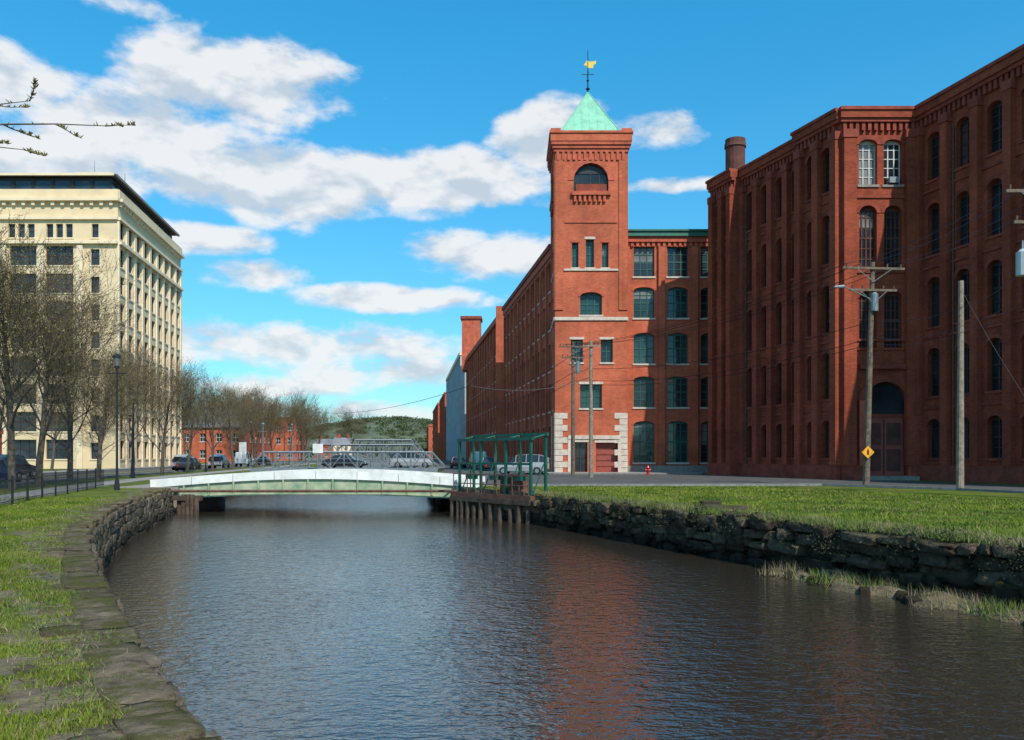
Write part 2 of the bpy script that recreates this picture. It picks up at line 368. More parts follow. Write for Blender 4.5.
tube(mb,(cx-.6,cy,zt+1.7),(cx+.6,cy,zt+1.7),.035,.035,M['black'],5); tube(mb,(cx,cy-.6,zt+1.7),(cx,cy+.6,zt+1.7),.035,.035,M['black'],5)
vane=[(-.55,-.05),(-.3,-.05),(-.25,-.3),(.3,-.3),(.35,0),(.55,.1),(.6,.4),(.3,.35),(.0,.3),(-.3,.45),(-.45,.15),(-.55,.1)]
for e in (-.02,.02): mb.face([(cx+a+.2,cy+e,zt+2.6+b) for a,b in vane],M['gold'])
# right wing
f=F((tx1,80),(26,80)); L=f.L
wx=[12.42-tx1,15.6-tx1,18.75-tx1,21.9-tx1,25-tx1-.3]
wins=[]
for i,s in enumerate(wx):
    for z,h in ((18.5,2.8),(14.6,2.9),(10.3,2.9),(6.2,2.9),(1.0,3.9)): wins.append((s,z,1.95,h,.0 if z==18.5 else .35,gs3))
facade(mb,f,L,0,22,wins,B)
fbox(mb,f,.0,L,21.7,22.2,-.02,.3,M['trim']); dentils(mb,f,L,21.3,M['trim'],.5,.25,.4,.2); fbox(mb,f,0,L,22.2,22.65,-.5,.5,M['greencor']); fbox(mb,f,0.01,L,22.65,22.8,-.5,.65,M['greencor'])
for s in (.15,3.5,6.6,9.8,13): fbox(mb,f,s-.3 if s>1 else .01,s+.3,0,21.25,-.02,.3,B)
fbox(mb,f,.0,L,.0,.7,-.02,.33,M['granite'])
far=(-.95,121); near=(4.15,84.6); f=F(far,near); L=f.L
wins=[]; n=11
for i in range(n):
    s=L*(i+.5)/n
    for z,h in ((18.3,2.7),(14.4,2.8),(10.2,2.8),(6.1,2.8),(1.4,3.2)): wins.append((s,z,1.8,h,.35,gs3))
facade(mb,f,L,0,22.3,wins,B)
for i in range(n+1): s=L*i/n; fbox(mb,f,max(0,s-.3),min(L,s+.3),0,21.2,-.02,.25,B)
fbox(mb,f,0,L,21.5,22.2,-.02,.35,M['trim']); dentils(mb,f,L,21,M['trim'],.6,.3,.5,.25); fbox(mb,f,-.1,L,22.2,22.7,-.4,.5,M['trimd'])
back=[(26,80),(26,92),(19,121),far]
for a,b in zip(back[:-1],back[1:]):
    ff=F(a,b); mb.face((ff.P(0,0),ff.P(ff.L,0),ff.P(ff.L,22.3),ff.P(0,22.3)),B)
mb.face([(x,y,22.1) for x,y in [far,(near[0],near[1]),(tx1,84.6),(tx1,80),(26,80),(26,92),(19,121)]],M['tar'])
box(mb,20.5,22.5,84,86,22.1,24.6,M['metalg']); tube(mb,(17.5,84,22.1),(17.5,84,24),.25,.25,M['metalg'],8); box(mb,18.6,19.6,83,84,22.1,23.7,M['tar']); box(mb,15.2,16,83,84,22.1,23.4,M['metalg'])
mb.build('brick_mill_with_tower')

# ---------------------------------------------------------------- right dark mill
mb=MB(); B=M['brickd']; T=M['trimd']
A0=Vector((17.2,73.2)); A1=Vector((22.4,57.9)); d=(A1-A0).normalized(); n=Vector((d.y,-d.x)); LA=(A1-A0).length
pa=lambda s,o=0:tuple(A0+d*s+n*o)
H=25.0
ds={'glass':[M['glass'],M['shutter'],M['glass']],'frame':M['framed'],'nv':1,'nh':3,'sill':M['trimd'],'hood':T,'blind':.15}
dw=dict(ds,nv=3,nh=5,frame=M['shutter'])
ds2={'glass':[M['glass3'],M['glass']],'frame':M['framew'],'nv':2,'nh':4,'sill':M['granite'],'hood':T}
segs=[(pa(0),pa(3.4)),(pa(3.4),pa(3.4,-.8)),(pa(3.4,-.8),pa(11.6,-.8)),(pa(11.6,-.8),pa(11.6)),(pa(11.6),tuple(A1)),(tuple(A1),(27.6,57.9)),((27.6,57.9),(34.5,30)),((34.5,30),(58,36)),((58,36),(44,82)),((44,82),pa(0))]
rowsD=[(20.0,3.1),(15.0,3.4),(10.2,3.3),(5.6,3.2),(1.5,2.6)]
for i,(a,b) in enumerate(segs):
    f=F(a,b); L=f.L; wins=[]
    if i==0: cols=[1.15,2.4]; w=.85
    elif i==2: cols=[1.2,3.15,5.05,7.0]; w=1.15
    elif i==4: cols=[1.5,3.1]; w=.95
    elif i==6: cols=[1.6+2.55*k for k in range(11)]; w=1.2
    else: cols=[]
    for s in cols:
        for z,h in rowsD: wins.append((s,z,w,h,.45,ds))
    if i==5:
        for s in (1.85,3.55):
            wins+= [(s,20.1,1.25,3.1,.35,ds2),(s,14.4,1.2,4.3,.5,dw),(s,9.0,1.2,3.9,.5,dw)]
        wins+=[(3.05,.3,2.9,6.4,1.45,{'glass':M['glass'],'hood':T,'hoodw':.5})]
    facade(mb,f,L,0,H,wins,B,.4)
    e=.003*(i+1)
    if L>.9:
        dentils(mb,f,L,23.75,T,.42,.22,.55,.2+e)
        fbox(mb,f,-.1,L+.1 if i<5 else L,24.3,24.55,-.05,.3+e,T); fbox(mb,f,-.15,L+.1 if i<5 else L,24.55,25.05,-.3,.42+e,B); fbox(mb,f,-.2,L+.1 if i<5 else L,25.05,25.25+e,-.35,.52+e,T)
        fbox(mb,f,0,1.5 if i==5 else L,.0,1.0,-.02,.36+e,T)
        if i==5: fbox(mb,f,4.6,L,.0,1.0,-.02,.36+e,T)
        for z in (4.75,9.45,14.1,19.2): 
            if i!=5 or z>8: fbox(mb,f,0,L,z,z+.16,-.02,.07+e,T)
    piers=[]
    if i==0: piers=[.35,1.78,3.05]
    if i==2: piers=[.25,2.17,4.1,6.03,7.95]
    if i==4: piers=[.4,2.3,4.2]
    if i==5: piers=[.5,4.75]
    if i==6: piers=[.35]+[1.6+2.55*k+1.275 for k in range(11)]
    for s in piers:
        wd=.3 if i not in (5,) else .42
        fbox(mb,f,max(.01,s-wd),min(L-.01,s+wd),1.0,23.7,-.02,.4+e,B)
        fbox(mb,f,max(.01,s-wd-.08),min(L-.01,s+wd+.08),23.2,23.75,-.02,.46+e,T)
    if i==5:
        fbox(mb,f,1.2,4.9,7.55,7.85,-.02,.3,T)
        for s in (1.35,4.75): fbox(mb,f,s-.2,s+.2,0,5.4,-.02,.33,M['trim'])
        fbox(mb,f,1.3,4.8,0,.28,-.3,1.2,M['granite'])
        fbox(mb,f,1.68,4.42,.3,4.3,-.39,-.3,M['door']); fbox(mb,f,1.6,4.5,4.3,4.5,-.39,-.22,T)
        fbox(mb,f,3.02,3.08,.35,4.2,-.3,-.26,M['black'])
        for a_ in (1.9,3.25):
            for z_ in (.6,2.4): fbox(mb,f,a_,a_+.95,z_,z_+1.5,-.3,-.27,M['shutter'])
mb.face([(*s[0],24.6) for s in segs],M['tar'])
tube(mb,(19.7,75,24.6),(19.7,75,28.8),.85,.85,M['shutter'],16); tube(mb,(19.7,75,28.8),(19.7,75,29.1),.95,.95,M['rustm'],16); tube(mb,(19.7,75,29.1),(19.7,75,29.5),.88,.88,M['shutter'],16)
f=F(tuple(A1),(27.6,57.9)); fbox(mb,f,3.25,3.85,20.2,20.6,-.35,.2,M['metalg'])
f=F(pa(3.4,-.8),pa(11.6,-.8)); tube(mb,f.P(.62,1,.1),f.P(.62,23,.1),.07,.07,M['rustm'],6)
f=F((27.6,57.9),(34.5,30)); tube(mb,f.P(3.4,1,.1),f.P(3.4,23,.1),.07,.07,M['rustm'],6)
mb.build('dark_brick_mill')

# ---------------------------------------------------------------- receding mills
def mill(name,far,near,H,wall,ncol,rows,deep=25,trim=None,extra=None,st=None):
    mb=MB(); f=F(far,near); L=f.L; wins=[]
    st=st or {'glass':M['glass'],'frame':M['framed'],'nv':1,'nh':1,'sill':M['stone']}
    for i in range(ncol):
        for j in range(rows): wins.append((L*(i+.5)/ncol,1.4+(H-3)/rows*j,L/ncol*.5,(H-3)/rows*.62,.3,st))
    facade(mb,f,L,0,H,wins,wall)
    for i in range(ncol+1): s=L*i/ncol; fbox(mb,f,max(0,s-.3),min(L,s+.3),0,H-1,-.02,.25,wall)
    fbox(mb,f,-.1,L+.1,H-.8,H+.1,-.4,.4,trim or M['trim'])
    n2=-f.n; a=Vector((*near,0))+n2*deep; b=Vector((*far,0))+n2*deep
    wins=[]
    f2=F(near,(a.x,a.y))
    for i in range(5):
        for j in range(rows): wins.append((2.6+4.6*i,1.4+(H-3)/rows*j,1.8,(H-3)/rows*.62,.3,st))
    facade(mb,f2,f2.L,0,H,wins,wall); fbox(mb,f2,.41,f2.L,H-.8,H+.09,-.4,.4,trim or M['trim'])
    for p,q in (((a.x,a.y),(b.x,b.y)),((b.x,b.y),far)):
        ff=F(p,q); mb.face((ff.P(0,0),ff.P(ff.L,0),ff.P(ff.L,H),ff.P(0,H)),wall)
    mb.face([(*far,H-.2),(*near,H-.2),(a.x,a.y,H-.2),(b.x,b.y,H-.2)],M['tar'])
    if extra: extra(mb)
    mb.build(name)
def ex1(mb):
    box(mb,-10.8,-6.8,183,188,20,31.0,M['trim']); box(mb,-11.1,-6.5,182.7,188.3,31.0,31.6,M['trimd'])
    box(mb,-2.4,2,126.6,131,.5,23.9,M['brick'])
mill('brick_mill',(-9.8,186),(-1.6,127),22.8,M['brick'],14,5,extra=ex1)
mill('pale_mill',(-20.5,268),(-11.7,196),25.5,M['pale'],14,5,trim=M['creamt'])
mill('brick_mill',(-27,320),(-21.5,275),22,M['brick'],8,5)
mill('brick_mill',(-37,400),(-28.5,330),22,M['brick'],8,5)
mill('brick_mill',(-52,520),(-42,430),17,M['brick'],8,4)

# ---------------------------------------------------------------- cream apartment block
mb=MB(); C=M['cream']; y0=105; xr=-48.7; Hc=34.5
cs={'glass':[M['glass2'],M['glass'],M['glass2']],'frame':M['framed'],'nv':2,'nh':1,'sill':M['creamt'],'blind':.12}
cn=dict(cs,nv=0); cnn=dict(cs,nv=1)
f=F((-92,y0),(xr,y0)); L=f.L; wins=[]
fl=[1.2+3.42*j for j in range(9)]
for k in range(0,4):
    base=L-2.8-k*14.2
    for j,z in enumerate(fl):
        if j<8:
            wins+=[(base,z,1.1,2.0,0,cn)]
            if base-7.1-1.8>0: wins+=[(base-4.4,z,3.4,2.4,0,cs)]
            if base-9.0-1.8>0: wins+=[(base-8.9,z,3.3,2.4,0,cs)]
        else:
            for q in (0,-3.2,-4.4,-5.6,-7.9,-9.1,-10.3):
                if base+q>1: wins.append((base+q,z,.85,1.7,0,cn))
facade(mb,f,L,0,Hc,wins,C,.35)
for k in range(4):
    for q in (-1.8,-6.6,-11.2):
        s=L-2.8-k*14.2+q
        if s>.6: fbox(mb,f,s-.35,s+.35,0,27.6,-.02,.28,M['creamt'])
fe=F((xr,y0),(-52.7,135.2)); Le=fe.L; wins=[]; nc=9
for i in range(nc):
    for j,z in enumerate(fl): wins.append((Le*(i+.5)/nc,z,1.9,2.3,0,cnn))
facade(mb,fe,Le,0,Hc,wins,C,.35)
for i in range(nc+1): s=Le*i/nc; fbox(mb,fe,max(.01,s-.4),min(Le,s+.4),0,30.6,-.02,.18,M['creamt'])
for ff,l,e in ((f,L,0),(fe,Le,.004)):
    s_=-.05 if e==0 else .02
    fbox(mb,ff,s_,l+.05,27.75,28.1+e,-.02,.45,M['creamt']); fbox(mb,ff,s_,l+.05,30.75,31.1+e,-.02,.35,M['creamt'])
    fbox(mb,ff,s_,l+.3,33.0,33.35+e,-.02,.6,M['creamt']); dentils(mb,ff,l,32.5,M['creamt'],1.2,.4,.5,.35); fbox(mb,ff,s_,l+.1,33.35+e,34.5+e,-.3,.2,C)
pf=F((-92,y0+1.2),(xr-1.3,y0+1.2)); pe=F((xr-1.3,y0+1.2),(-53.6,134))
for ff in (pf,pe):
    n_=int(ff.L/2.4); facade(mb,ff,ff.L,34.2,36.4,[((i+.5)*ff.L/n_,34.6,ff.L/n_*.86,1.5,0,{'glass':M['glass2'],'frame':M['framed'],'nv':0,'nh':0}) for i in range(n_)],M['black'],.1)
mb.face([(-92.2,y0+.4,36.5),(xr-.4,y0+.4,36.5),(-52.8,135,36.5),(-92.2,135,36.5)],M['tar'])
fbox(mb,F((-92.2,y0+.4),(xr-.4,y0+.4)),0,42.8,36.4,36.7,-.3,0,M['creamt']); fbox(mb,F((xr-.4,y0+.4),(-52.8,135)),.3,29.9,36.4,36.702,-.3,0,M['slate'])
mb.face([(-92,y0,34),(xr,y0,34),(-52.7,135.2,34),(-92,135.2,34)],M['tar'])
box(mb,-56.5,-52,110,114,36.5,38.3,M['creamt']); tube(mb,(-51,112,36.5),(-51,112,38.8),.06,.04,M['metalg'],5); tube(mb,(-55,112,38.3),(-55,112,40.5),.06,.03,M['metalg'],5)
for a,b in (((-52.7,135.2),(-92,135.2)),((-92,135.2),(-92,y0))):
    ff=F(a,b); mb.face((ff.P(0,0),ff.P(ff.L,0),ff.P(ff.L,Hc),ff.P(0,Hc)),C)
mb.build('cream_apartment_block')

def lowb(name,x0,x1,y0,y1,h,rh,wall,roof,nc=6,nr=2,ridge='x'):
    mb=MB(); st={'glass':M['glass'],'frame':M['framew'],'nv':1,'nh':1,'sill':M['stone']}
    cs=[((x0,y0),(x1,y0)),((x1,y0),(x1,y1)),((x1,y1),(x0,y1)),((x0,y1),(x0,y0))]
    for a,b in cs:
        f=F(a,b); k=max(2,int(f.L/(max(3,(x1-x0)/nc)))); facade(mb,f,f.L,0,h,[(f.L*(i+.5)/k,1+(h-.6)/nr*j,1.3,(h-.6)/nr*.5,.15,st) for i in range(k) for j in range(nr)],wall)
    if rh>0:
        e=.5; 
        if ridge=='x':
            m_=(y0+y1)/2
            mb.face(((x0-e,y0-e,h-.15),(x1+e,y0-e,h-.15),(x1+e,m_,h+rh),(x0-e,m_,h+rh)),roof); mb.face(((x1+e,y1+e,h-.15),(x0-e,y1+e,h-.15),(x0-e,m_,h+rh),(x1+e,m_,h+rh)),roof)
            for x in (x0,x1): mb.face(((x,y0,h),(x,y1,h),(x,m_,h+rh-.1)),wall)
        else:
            m_=(x0+x1)/2
            mb.face(((x0-e,y0-e,h-.15),(m_,y0-e,h+rh),(m_,y1+e,h+rh),(x0-e,y1+e,h-.15)),roof); mb.face(((x1+e,y0-e,h-.15),(x1+e,y1+e,h-.15),(m_,y1+e,h+rh),(m_,y0-e,h+rh)),roof)
            for y in (y0,y1): mb.face(((x0,y,h),(x1,y,h),(m_,y,h+rh-.1)),wall)
    else:
        mb.face(((x0,y0,h-.1),(x1,y0,h-.1),(x1,y1,h-.1),(x0,y1,h-.1)),roof)
        for a,b in cs: f=F(a,b); fbox(mb,f,0,f.L,h,h+.4,-.3,.15,M['trim'])
    for x in (x0+2,x1-2): box(mb,x-.5,x+.5,(y0+y1)/2-.5,(y0+y1)/2+.5,h,h+rh+1.8,M['trim'])
    mb.build(name)
lowb('brick_house',-82,-60,190,212,8,5,M['brick'],M['slate'],6,2,'x')
lowb('brick_building',-71,-61,240,252,12,0,M['brick'],M['tar'],4,3)
lowb('brick_building',-60,-46.8,60,78,3.6,0,M['brick'],M['tar'],5,1)
lowb('wooden_house',-84,-76,400,408,7,3,M['creamt'],M['slate'],3,2,'x')
lowb('brick_house',-100,-88,430,442,7,3,M['brick'],M['slate'],3,2,'x')

# ---------------------------------------------------------------- stone walls
def cubetopo(n):
    idx={};vs=[];fs=[]
    def vid(p):
        k=tuple(round(c,5) for c in p)
        if k not in idx: idx[k]=len(vs); vs.append(k)
        return idx[k]
    for ax in range(3):
        for sg in (-1,1):
            for i in range(n):
                for j in range(n):
                    q=[]
                    for a,b in ((i,j),(i+1,j),(i+1,j+1),(i,j+1)):
                        p=[0,0,0]; p[ax]=sg; p[(ax+1)%3]=-1+2*a/n; p[(ax+2)%3]=-1+2*b/n; q.append(vid(p))
                    fs.append(q if sg>0 else q[::-1])
    return np.array(vs,float),fs
CV,CF=cubetopo(5)
CV=np.sign(CV)*np.abs(CV)**.7
def stones(name,items,mat,rough=.12,k0=.12,k1=.3,skew=.15):
    V=[];FS=[];off=0
    for (c,dr,l,w,h) in items:
        nv=CV/np.linalg.norm(CV,axis=1)[:,None]; k=R.uniform(k0,k1); p=CV*(1-k)+nv*k*1.2
        p=p+NR.normal(0,rough*.45,p.shape)
        sk=R.uniform(-skew,skew); p[:,2]+=p[:,0]*sk; p[:,2]*=1+p[:,0]*R.uniform(-skew,skew); p[:,1]*=1+p[:,0]*R.uniform(-skew,skew)
        dx,dy=dr; t=np.empty_like(p); 
        t[:,0]=p[:,0]*l/2*dx-p[:,1]*w/2*dy; t[:,1]=p[:,0]*l/2*dy+p[:,1]*w/2*dx; t[:,2]=p[:,2]*h/2
        V.append(t+np.array(c)); FS+= [[i+off for i in f] for f in CF]; off+=len(CV)
    me=bpy.data.meshes.new(name); me.from_pydata(np.concatenate(V).tolist(),[],FS); me.materials.append(mat); me.shade_smooth()
    return link(bpy.data.objects.new(name,me))
def wallitems(fn,side,y0,y1,courses,top,hh,l0,l1,wd,jit,zj=.03):
    it=[]
    for c in range(courses):
        y=y0+R.uniform(0,.5); 
        while y<y1:
            dxy=(fn(y+.3)-fn(y-.3))/.6; t=math.hypot(dxy,1); l=R.uniform(l0,l1) if R.random()<.7 else R.uniform(l0,l0*1.4); dy=l/t; ym=y+dy/2
            dr=(dxy/t,1/t); ca=R.uniform(-jit,jit)
            h=hh*R.uniform(.7,1.3)
            it.append(((fn(ym)+side*(ca+c*.02),ym,top-hh*(c+.5)+R.uniform(-zj,zj)),dr,l*.98,wd,h)); y+=dy
    return it
stones('stone_wall',wallitems(xR,1,10,36.8,6,-.02,.26,.28,1.15,.6,.17,.07),M['rubble'],.2,.05,.25,.3)
stones('stone_wall',wallitems(xR,1,41,120,4,-.05,.4,.8,1.6,.6,.08),M['rubble'])
stones('stone_wall',wallitems(xL,1,-2,46,5,-.08,.29,.45,1.2,.45,.035,.015),M['rubblel'],.1,.03,.12,.06)
stones('stone_wall',wallitems(xL,1,50,120,4,-.05,.4,.8,1.6,.5,.06),M['rubblel'])
it=[]
for row,(o,wd) in enumerate(((-.1,.46),(-.46,.34),(-.75,.26))):
    y=-1.5
    while y<44:
        dxy=(xL(y+.3)-xL(y-.3))/.6; t=math.hypot(dxy,1); l=R.uniform(.35,1.25) if row==0 else R.uniform(.15,.5); dy=l/t; ym=y+dy/2
        if row==0 or R.random()<(.6,.6,.3)[row]:
            it.append(((xL(ym)+o*t+R.uniform(-.04,.04),ym,-.05+R.uniform(-.025,.02)-.02*row),(dxy/t,1/t),l*.97,wd*R.uniform(.8,1.15),.17)); 
        y+=dy
stones('stone_coping',it,M['capst'],.11,.03,.16,.12)
stones('stone_slab',[((X(725,26),26,.05),(.9,-.3),1.3,.8,.22),((X(712,27),27.2,.12),(.9,-.2),.7,.6,.25)],M['rubble'],.1)
def dirt_strip(name,fn,o0,o1,y0,y1,z,amp,zj=.0,slope=0,side=0):
    vs=[];fs=[];yy=np.arange(y0,y1,.15); k=6
    for y in yy:
        nn=max(-1,min(1,mn.noise(Vector((y*.9,3.1,o0)))*1.3+mn.noise(Vector((y*2.9,1.1,o0)))*.6))*amp
        a0=o0+(nn if side==0 else 0); a1=o1+(nn if side==1 else 0)
        for j in range(k):
            t=j/(k-1)
            zz=z+(zj*(.5+mn.noise(Vector((y*1.1,j*.9,3)))) if 0<j<k-1 else (-.12 if slope else 0))+slope*(t)
            vs.append((fn(y)+a0+(a1-a0)*t,y,zz))
    for i in range(len(yy)-1):
        for j in range(k-1): fs.append((i*k+j,i*k+j+1,(i+1)*k+j+1,(i+1)*k+j))
    me=bpy.data.meshes.new(name); me.from_pydata(vs,[],fs); me.materials.append(M['dirt']); me.shade_smooth(); link(bpy.data.objects.new(name,me))
dirt_strip('dirt_path',xL,-1.3,-.15,-1,44,.006,.5)
dirt_strip('dirt_bank',xR,-1.25,-.0,12,21,WZ-.03,.5,.22,.12)
dirt_strip('dirt_path',xR,.1,1.0,10,44,.007,.6,side=1)

# ---------------------------------------------------------------- grass & weeds
def blades(name,px,py,pz,hs,ws,mat,lean=.5):
    n=len(px); a=NR.uniform(0,2*np.pi,n); l=NR.uniform(0,lean,n)*hs; b=NR.uniform(0,2*np.pi,n)
    V=np.zeros((n,3,3)); V[:,0]=np.stack([px-np.cos(a)*ws,py-np.sin(a)*ws,pz],1); V[:,1]=np.stack([px+np.cos(a)*ws,py+np.sin(a)*ws,pz],1)
    V[:,2]=np.stack([px+np.cos(b)*l,py+np.sin(b)*l,pz+hs],1)
    me=bpy.data.meshes.new(name); me.vertices.add(n*3); me.vertices.foreach_set('co',V.ravel())
    me.loops.add(n*3); me.loops.foreach_set('vertex_index',np.arange(n*3)); me.polygons.add(n); me.polygons.foreach_set('loop_start',np.arange(n)*3)
    me.update(calc_edges=True); me.materials.append(mat); return link(bpy.data.objects.new(name,me))
gy=np.arange(-2,60,.25); gL=np.array([xL(y) for y in gy]); gR=np.array([xR(y) for y in gy])
def nz(x,y,s,o=0): return (np.sin(x*s+o)*np.cos(y*s*1.3+1.7*o)+np.sin(x*s*2.3+y*s*1.9+o)*.6+np.sin(x*s*4.1-y*s*3.7+2*o)*.4)
n=300000; u_=NR.random(n); py=3.2*(34/3.2)**u_; px=np.interp(py,gy,gL)-.3-NR.random(n)**.9*(1.2+py*.28)
edge=np.interp(py,gy,gL)-px
keep=(px>-.64*py-.6)&(nz(px,py,1.7,.4)+NR.normal(0,.5,n)>-1.1)
keep&=~((edge<1.5)&(nz(px,py,2.9,1.4)+NR.normal(0,.4,n)+(edge-.8)*1.4<-.05))
px,py=px[keep],py[keep]; hh=NR.uniform(.015,.05,len(px))*(1+.45*nz(px,py,.9,2))*(1+py*.012)
blades('grass',px,py,np.zeros_like(px),np.clip(hh,.012,.12),.003+py*.00045,M['blade'],.9)
n=115000; py=NR.uniform(11,46,n)**1; px=np.interp(py,gy,gR)+.12+NR.random(n)**1.3*(16)
keep=(px<.64*py+1)&(nz(px,py,1.1,.9)+NR.normal(0,.5,n)>-.5)&(py<45.5); px,py=px[keep],py[keep]
k2=(px<17)|(py<41-(px-17)*1.5); px,py=px[k2],py[k2]
blades('grass',px,py,np.zeros_like(px),NR.uniform(.03,.09,len(px)),.004+py*.0005,M['blade'],.8)
cl=[(R.uniform(11,36),R.uniform(-.25,.35)) for _ in range(150)]
def clump(name,cs,n,h0,h1,w,mat,spread,z,fn,lean):
    X_=[];Y_=[]
    for (y,o) in cs:
        k=int(n*R.uniform(.4,1.4)); X_.append(fn(y)+o+NR.normal(0,spread,k)); Y_.append(y+NR.normal(0,spread,k))
    X_=np.concatenate(X_);Y_=np.concatenate(Y_); blades(name,X_,Y_,np.full_like(X_,z),NR.uniform(h0,h1,len(X_)),w,mat,lean)
clump('weeds',cl,60,.06,.28,.009,M['weed'],.16,-.03,xR,1.2)
clump('dry_grass',[(R.uniform(11,40),R.uniform(-.1,.8)) for _ in range(130)],45,.05,.2,.008,M['dryw'],.2,0,xR,1.3)
clump('dry_grass',[(R.uniform(12,21),R.uniform(-1.1,-.3)) for _ in range(50)],60,.1,.4,.007,M['dryw'],.2,WZ+.02,xR,.9)
clump('weeds',[(R.uniform(12,20),R.uniform(-1.0,-.4)) for _ in range(14)],130,.1,.36,.012,M['weed'],.22,WZ+.03,xR,.9)
clump('dry_grass',[(R.uniform(4,40),R.uniform(-1.4,-.2)) for _ in range(100)],14,.03,.1,.004,M['dryw'],.12,.0,xL,1.2)
clump('weeds',[(R.uniform(3.5,40),R.uniform(-1.0,-.15)) for _ in range(340)],38,.012,.05,.0055,M['weed'],.12,.015,xL,1.2)
stones('fallen_rocks',[((xR(y)-R.uniform(.3,1.2),y,WZ+.04),(R.random(),R.random()),R.uniform(.2,.6),R.uniform(.2,.4),R.uniform(.12,.25)) for y in [R.uniform(12,22) for _ in range(34)]],M['capst'],.15)
def leafcloud(name,cs,n,mat,sz):
    P=[]
    for (x,y,z,rx,ry,rz) in cs:
        q=NR.normal(0,.42,(n,3)); q=q/np.maximum(1,np.linalg.norm(q,axis=1)/1.1)[:,None]; P.append(q*np.array([rx,ry,rz])+np.array([x,y,z]))
    P=np.concatenate(P); m=len(P); a=NR.normal(0,1,(m,3)); a/=np.linalg.norm(a,axis=1)[:,None]; b=np.cross(a,NR.normal(0,1,(m,3))); b/=np.linalg.norm(b,axis=1)[:,None]
    s=sz*NR.uniform(.6,1.4,(m,1)); V=np.stack([P-a*s,P+b*s*.7,P+a*s],1)
    me=bpy.data.meshes.new(name); me.vertices.add(m*3); me.vertices.foreach_set('co',V.ravel()); me.loops.add(m*3); me.loops.foreach_set('vertex_index',np.arange(m*3))
    me.polygons.add(m); me.polygons.foreach_set('loop_start',np.arange(m)*3); me.update(calc_edges=True); me.materials.append(mat); return link(bpy.data.objects.new(name,me))
leafcloud('ivy',[(xR(y)-R.uniform(.1,.35),y,R.uniform(-.6,.05),.3,.6,.35) for y in [R.uniform(13,35) for _ in range(34)]],350,M['ivy'],.035)

# ---------------------------------------------------------------- trees
def treemesh(name,h,seed,levels=(8,6,5,4),budn=3,spread=.9):
    r=random.Random(seed); V=[];Fc=[];MI=[]
    def br(p,d,l,rad,lv):
        sides=6 if lv==0 else (4 if lv<=1 else 3); segs=5 if lv==0 else (4 if lv==1 else (3 if lv<4 else 2))
        d=d.normalized(); pts=[(p.copy(),rad)]; q=p.copy(); dd=d.copy(); ds=[dd.copy()]
        for i in range(segs):
            j=.07 if lv==0 else .2
            dd=(dd+Vector((r.uniform(-j,j),r.uniform(-j,j),r.uniform(-j,j)+(.08 if lv else 0)))).normalized(); q=q+dd*l/segs
            rr=rad*(1-(i+1)/segs*(.55 if lv==0 else .75)); pts.append((q.copy(),rr)); ds.append(dd.copy())
        prev=None
        for (c,rr),dv in zip(pts,ds):
            u=dv.orthogonal().normalized(); w=dv.cross(u); b=len(V)
            for k in range(sides): t=2*math.pi*k/sides; V.append(tuple(c+(u*math.cos(t)+w*math.sin(t))*rr))
            if prev is not None:
                for k in range(sides): Fc.append((prev+k,prev+(k+1)%sides,b+(k+1)%sides,b+k)); MI.append(0 if lv<2 else 1)
            prev=b
        if lv<len(levels):
            n=levels[lv]
            for k in range(n):
                t=(.3+.7*(k+r.random()*.8)/n) if lv==0 else (.25+.75*(k+r.random())/n)
                t=min(t,1); fi=t*segs; i=min(int(fi),segs-1); c=pts[i][0].lerp(pts[i+1][0],fi-i); rr=pts[i][1]
                az=k*2.4+r.uniform(-.5,.5); u=ds[i].orthogonal().normalized(); w=ds[i].cross(u)
                side=u*math.cos(az)+w*math.sin(az); ang=r.uniform(.5,.9)*spread if lv==0 else r.uniform(.4,.9)
                nd=(ds[i]*math.cos(ang)+side*math.sin(ang)); nd.z+=.15
                ll=l*(r.uniform(.5,.68) if lv==0 else r.uniform(.45,.68))*(1.2-.5*t if lv==0 else 1)
                br(c,nd,ll,max(.010,rr*.42),lv+1)
        else:
            for k in range(budn):
                i=r.randrange(1,segs+1); c=pts[i][0]+Vector((r.uniform(-.08,.08),r.uniform(-.08,.08),r.uniform(-.08,.08))); b=len(V); s=r.uniform(.03,.06)
                for _ in range(3): V.append(tuple(c+Vector((r.uniform(-s,s),r.uniform(-s,s),r.uniform(-s,s)))))
                Fc.append((b,b+1,b+2)); MI.append(2)
    br(Vector((0,0,-.1)),Vector((0,0,1)),h*.72,h*.018,0)
    me=bpy.data.meshes.new(name); me.from_pydata(V,[],Fc); me.polygons.foreach_set('material_index',MI)
    for k in ('bark','twig','bud'): me.materials.append(M[k])
    me.shade_smooth(); return me
tm=[treemesh('bare_tree_mesh',10,s,(12,7,7,5),3,sp) for s,sp in ((1,.95),(2,.8),(3,1.0),(4,.85))]
def tree(x,y,h,i,name='bare_tree'):
    o=bpy.data.objects.new(name,tm[i%4]); o.location=(x,y,0); o.rotation_euler=(0,0,R.uniform(0,6.28)); k=h/10*1.02; o.scale=(k*R.uniform(.95,1.15),k*R.uniform(.95,1.15),k); link(o)
for i,(y,o,h) in enumerate([(41,-7.2,11.0),(46,-7.4,10),(51,-7.2,9.2),(38,-8.5,10),(57,-7.3,8.3),(64,-7.2,8.6),(72,-7.2,8.4),(81,-7.3,8.3),(91,-7.2,8.6),(102,-7.2,8.5),(116,-7,9),(132,-7,9),(150,-7,10),(172,-7,10),(200,-7,11),
      (66,-23.5,9),(78,-24,9.5),(90,-24,9),(104,-24,9),(122,-24,10),(145,-24,11),(56,-21,11),(160,-15,12),(185,-22,12),(50,-21.5,11)]):
    tree(xL(y)+o,y,h,i)
for (x,y,h) in ((-73,232,17),(-60,245,17),(-56,300,16),(-82,250,18)): tree(x,y,h,int(h))
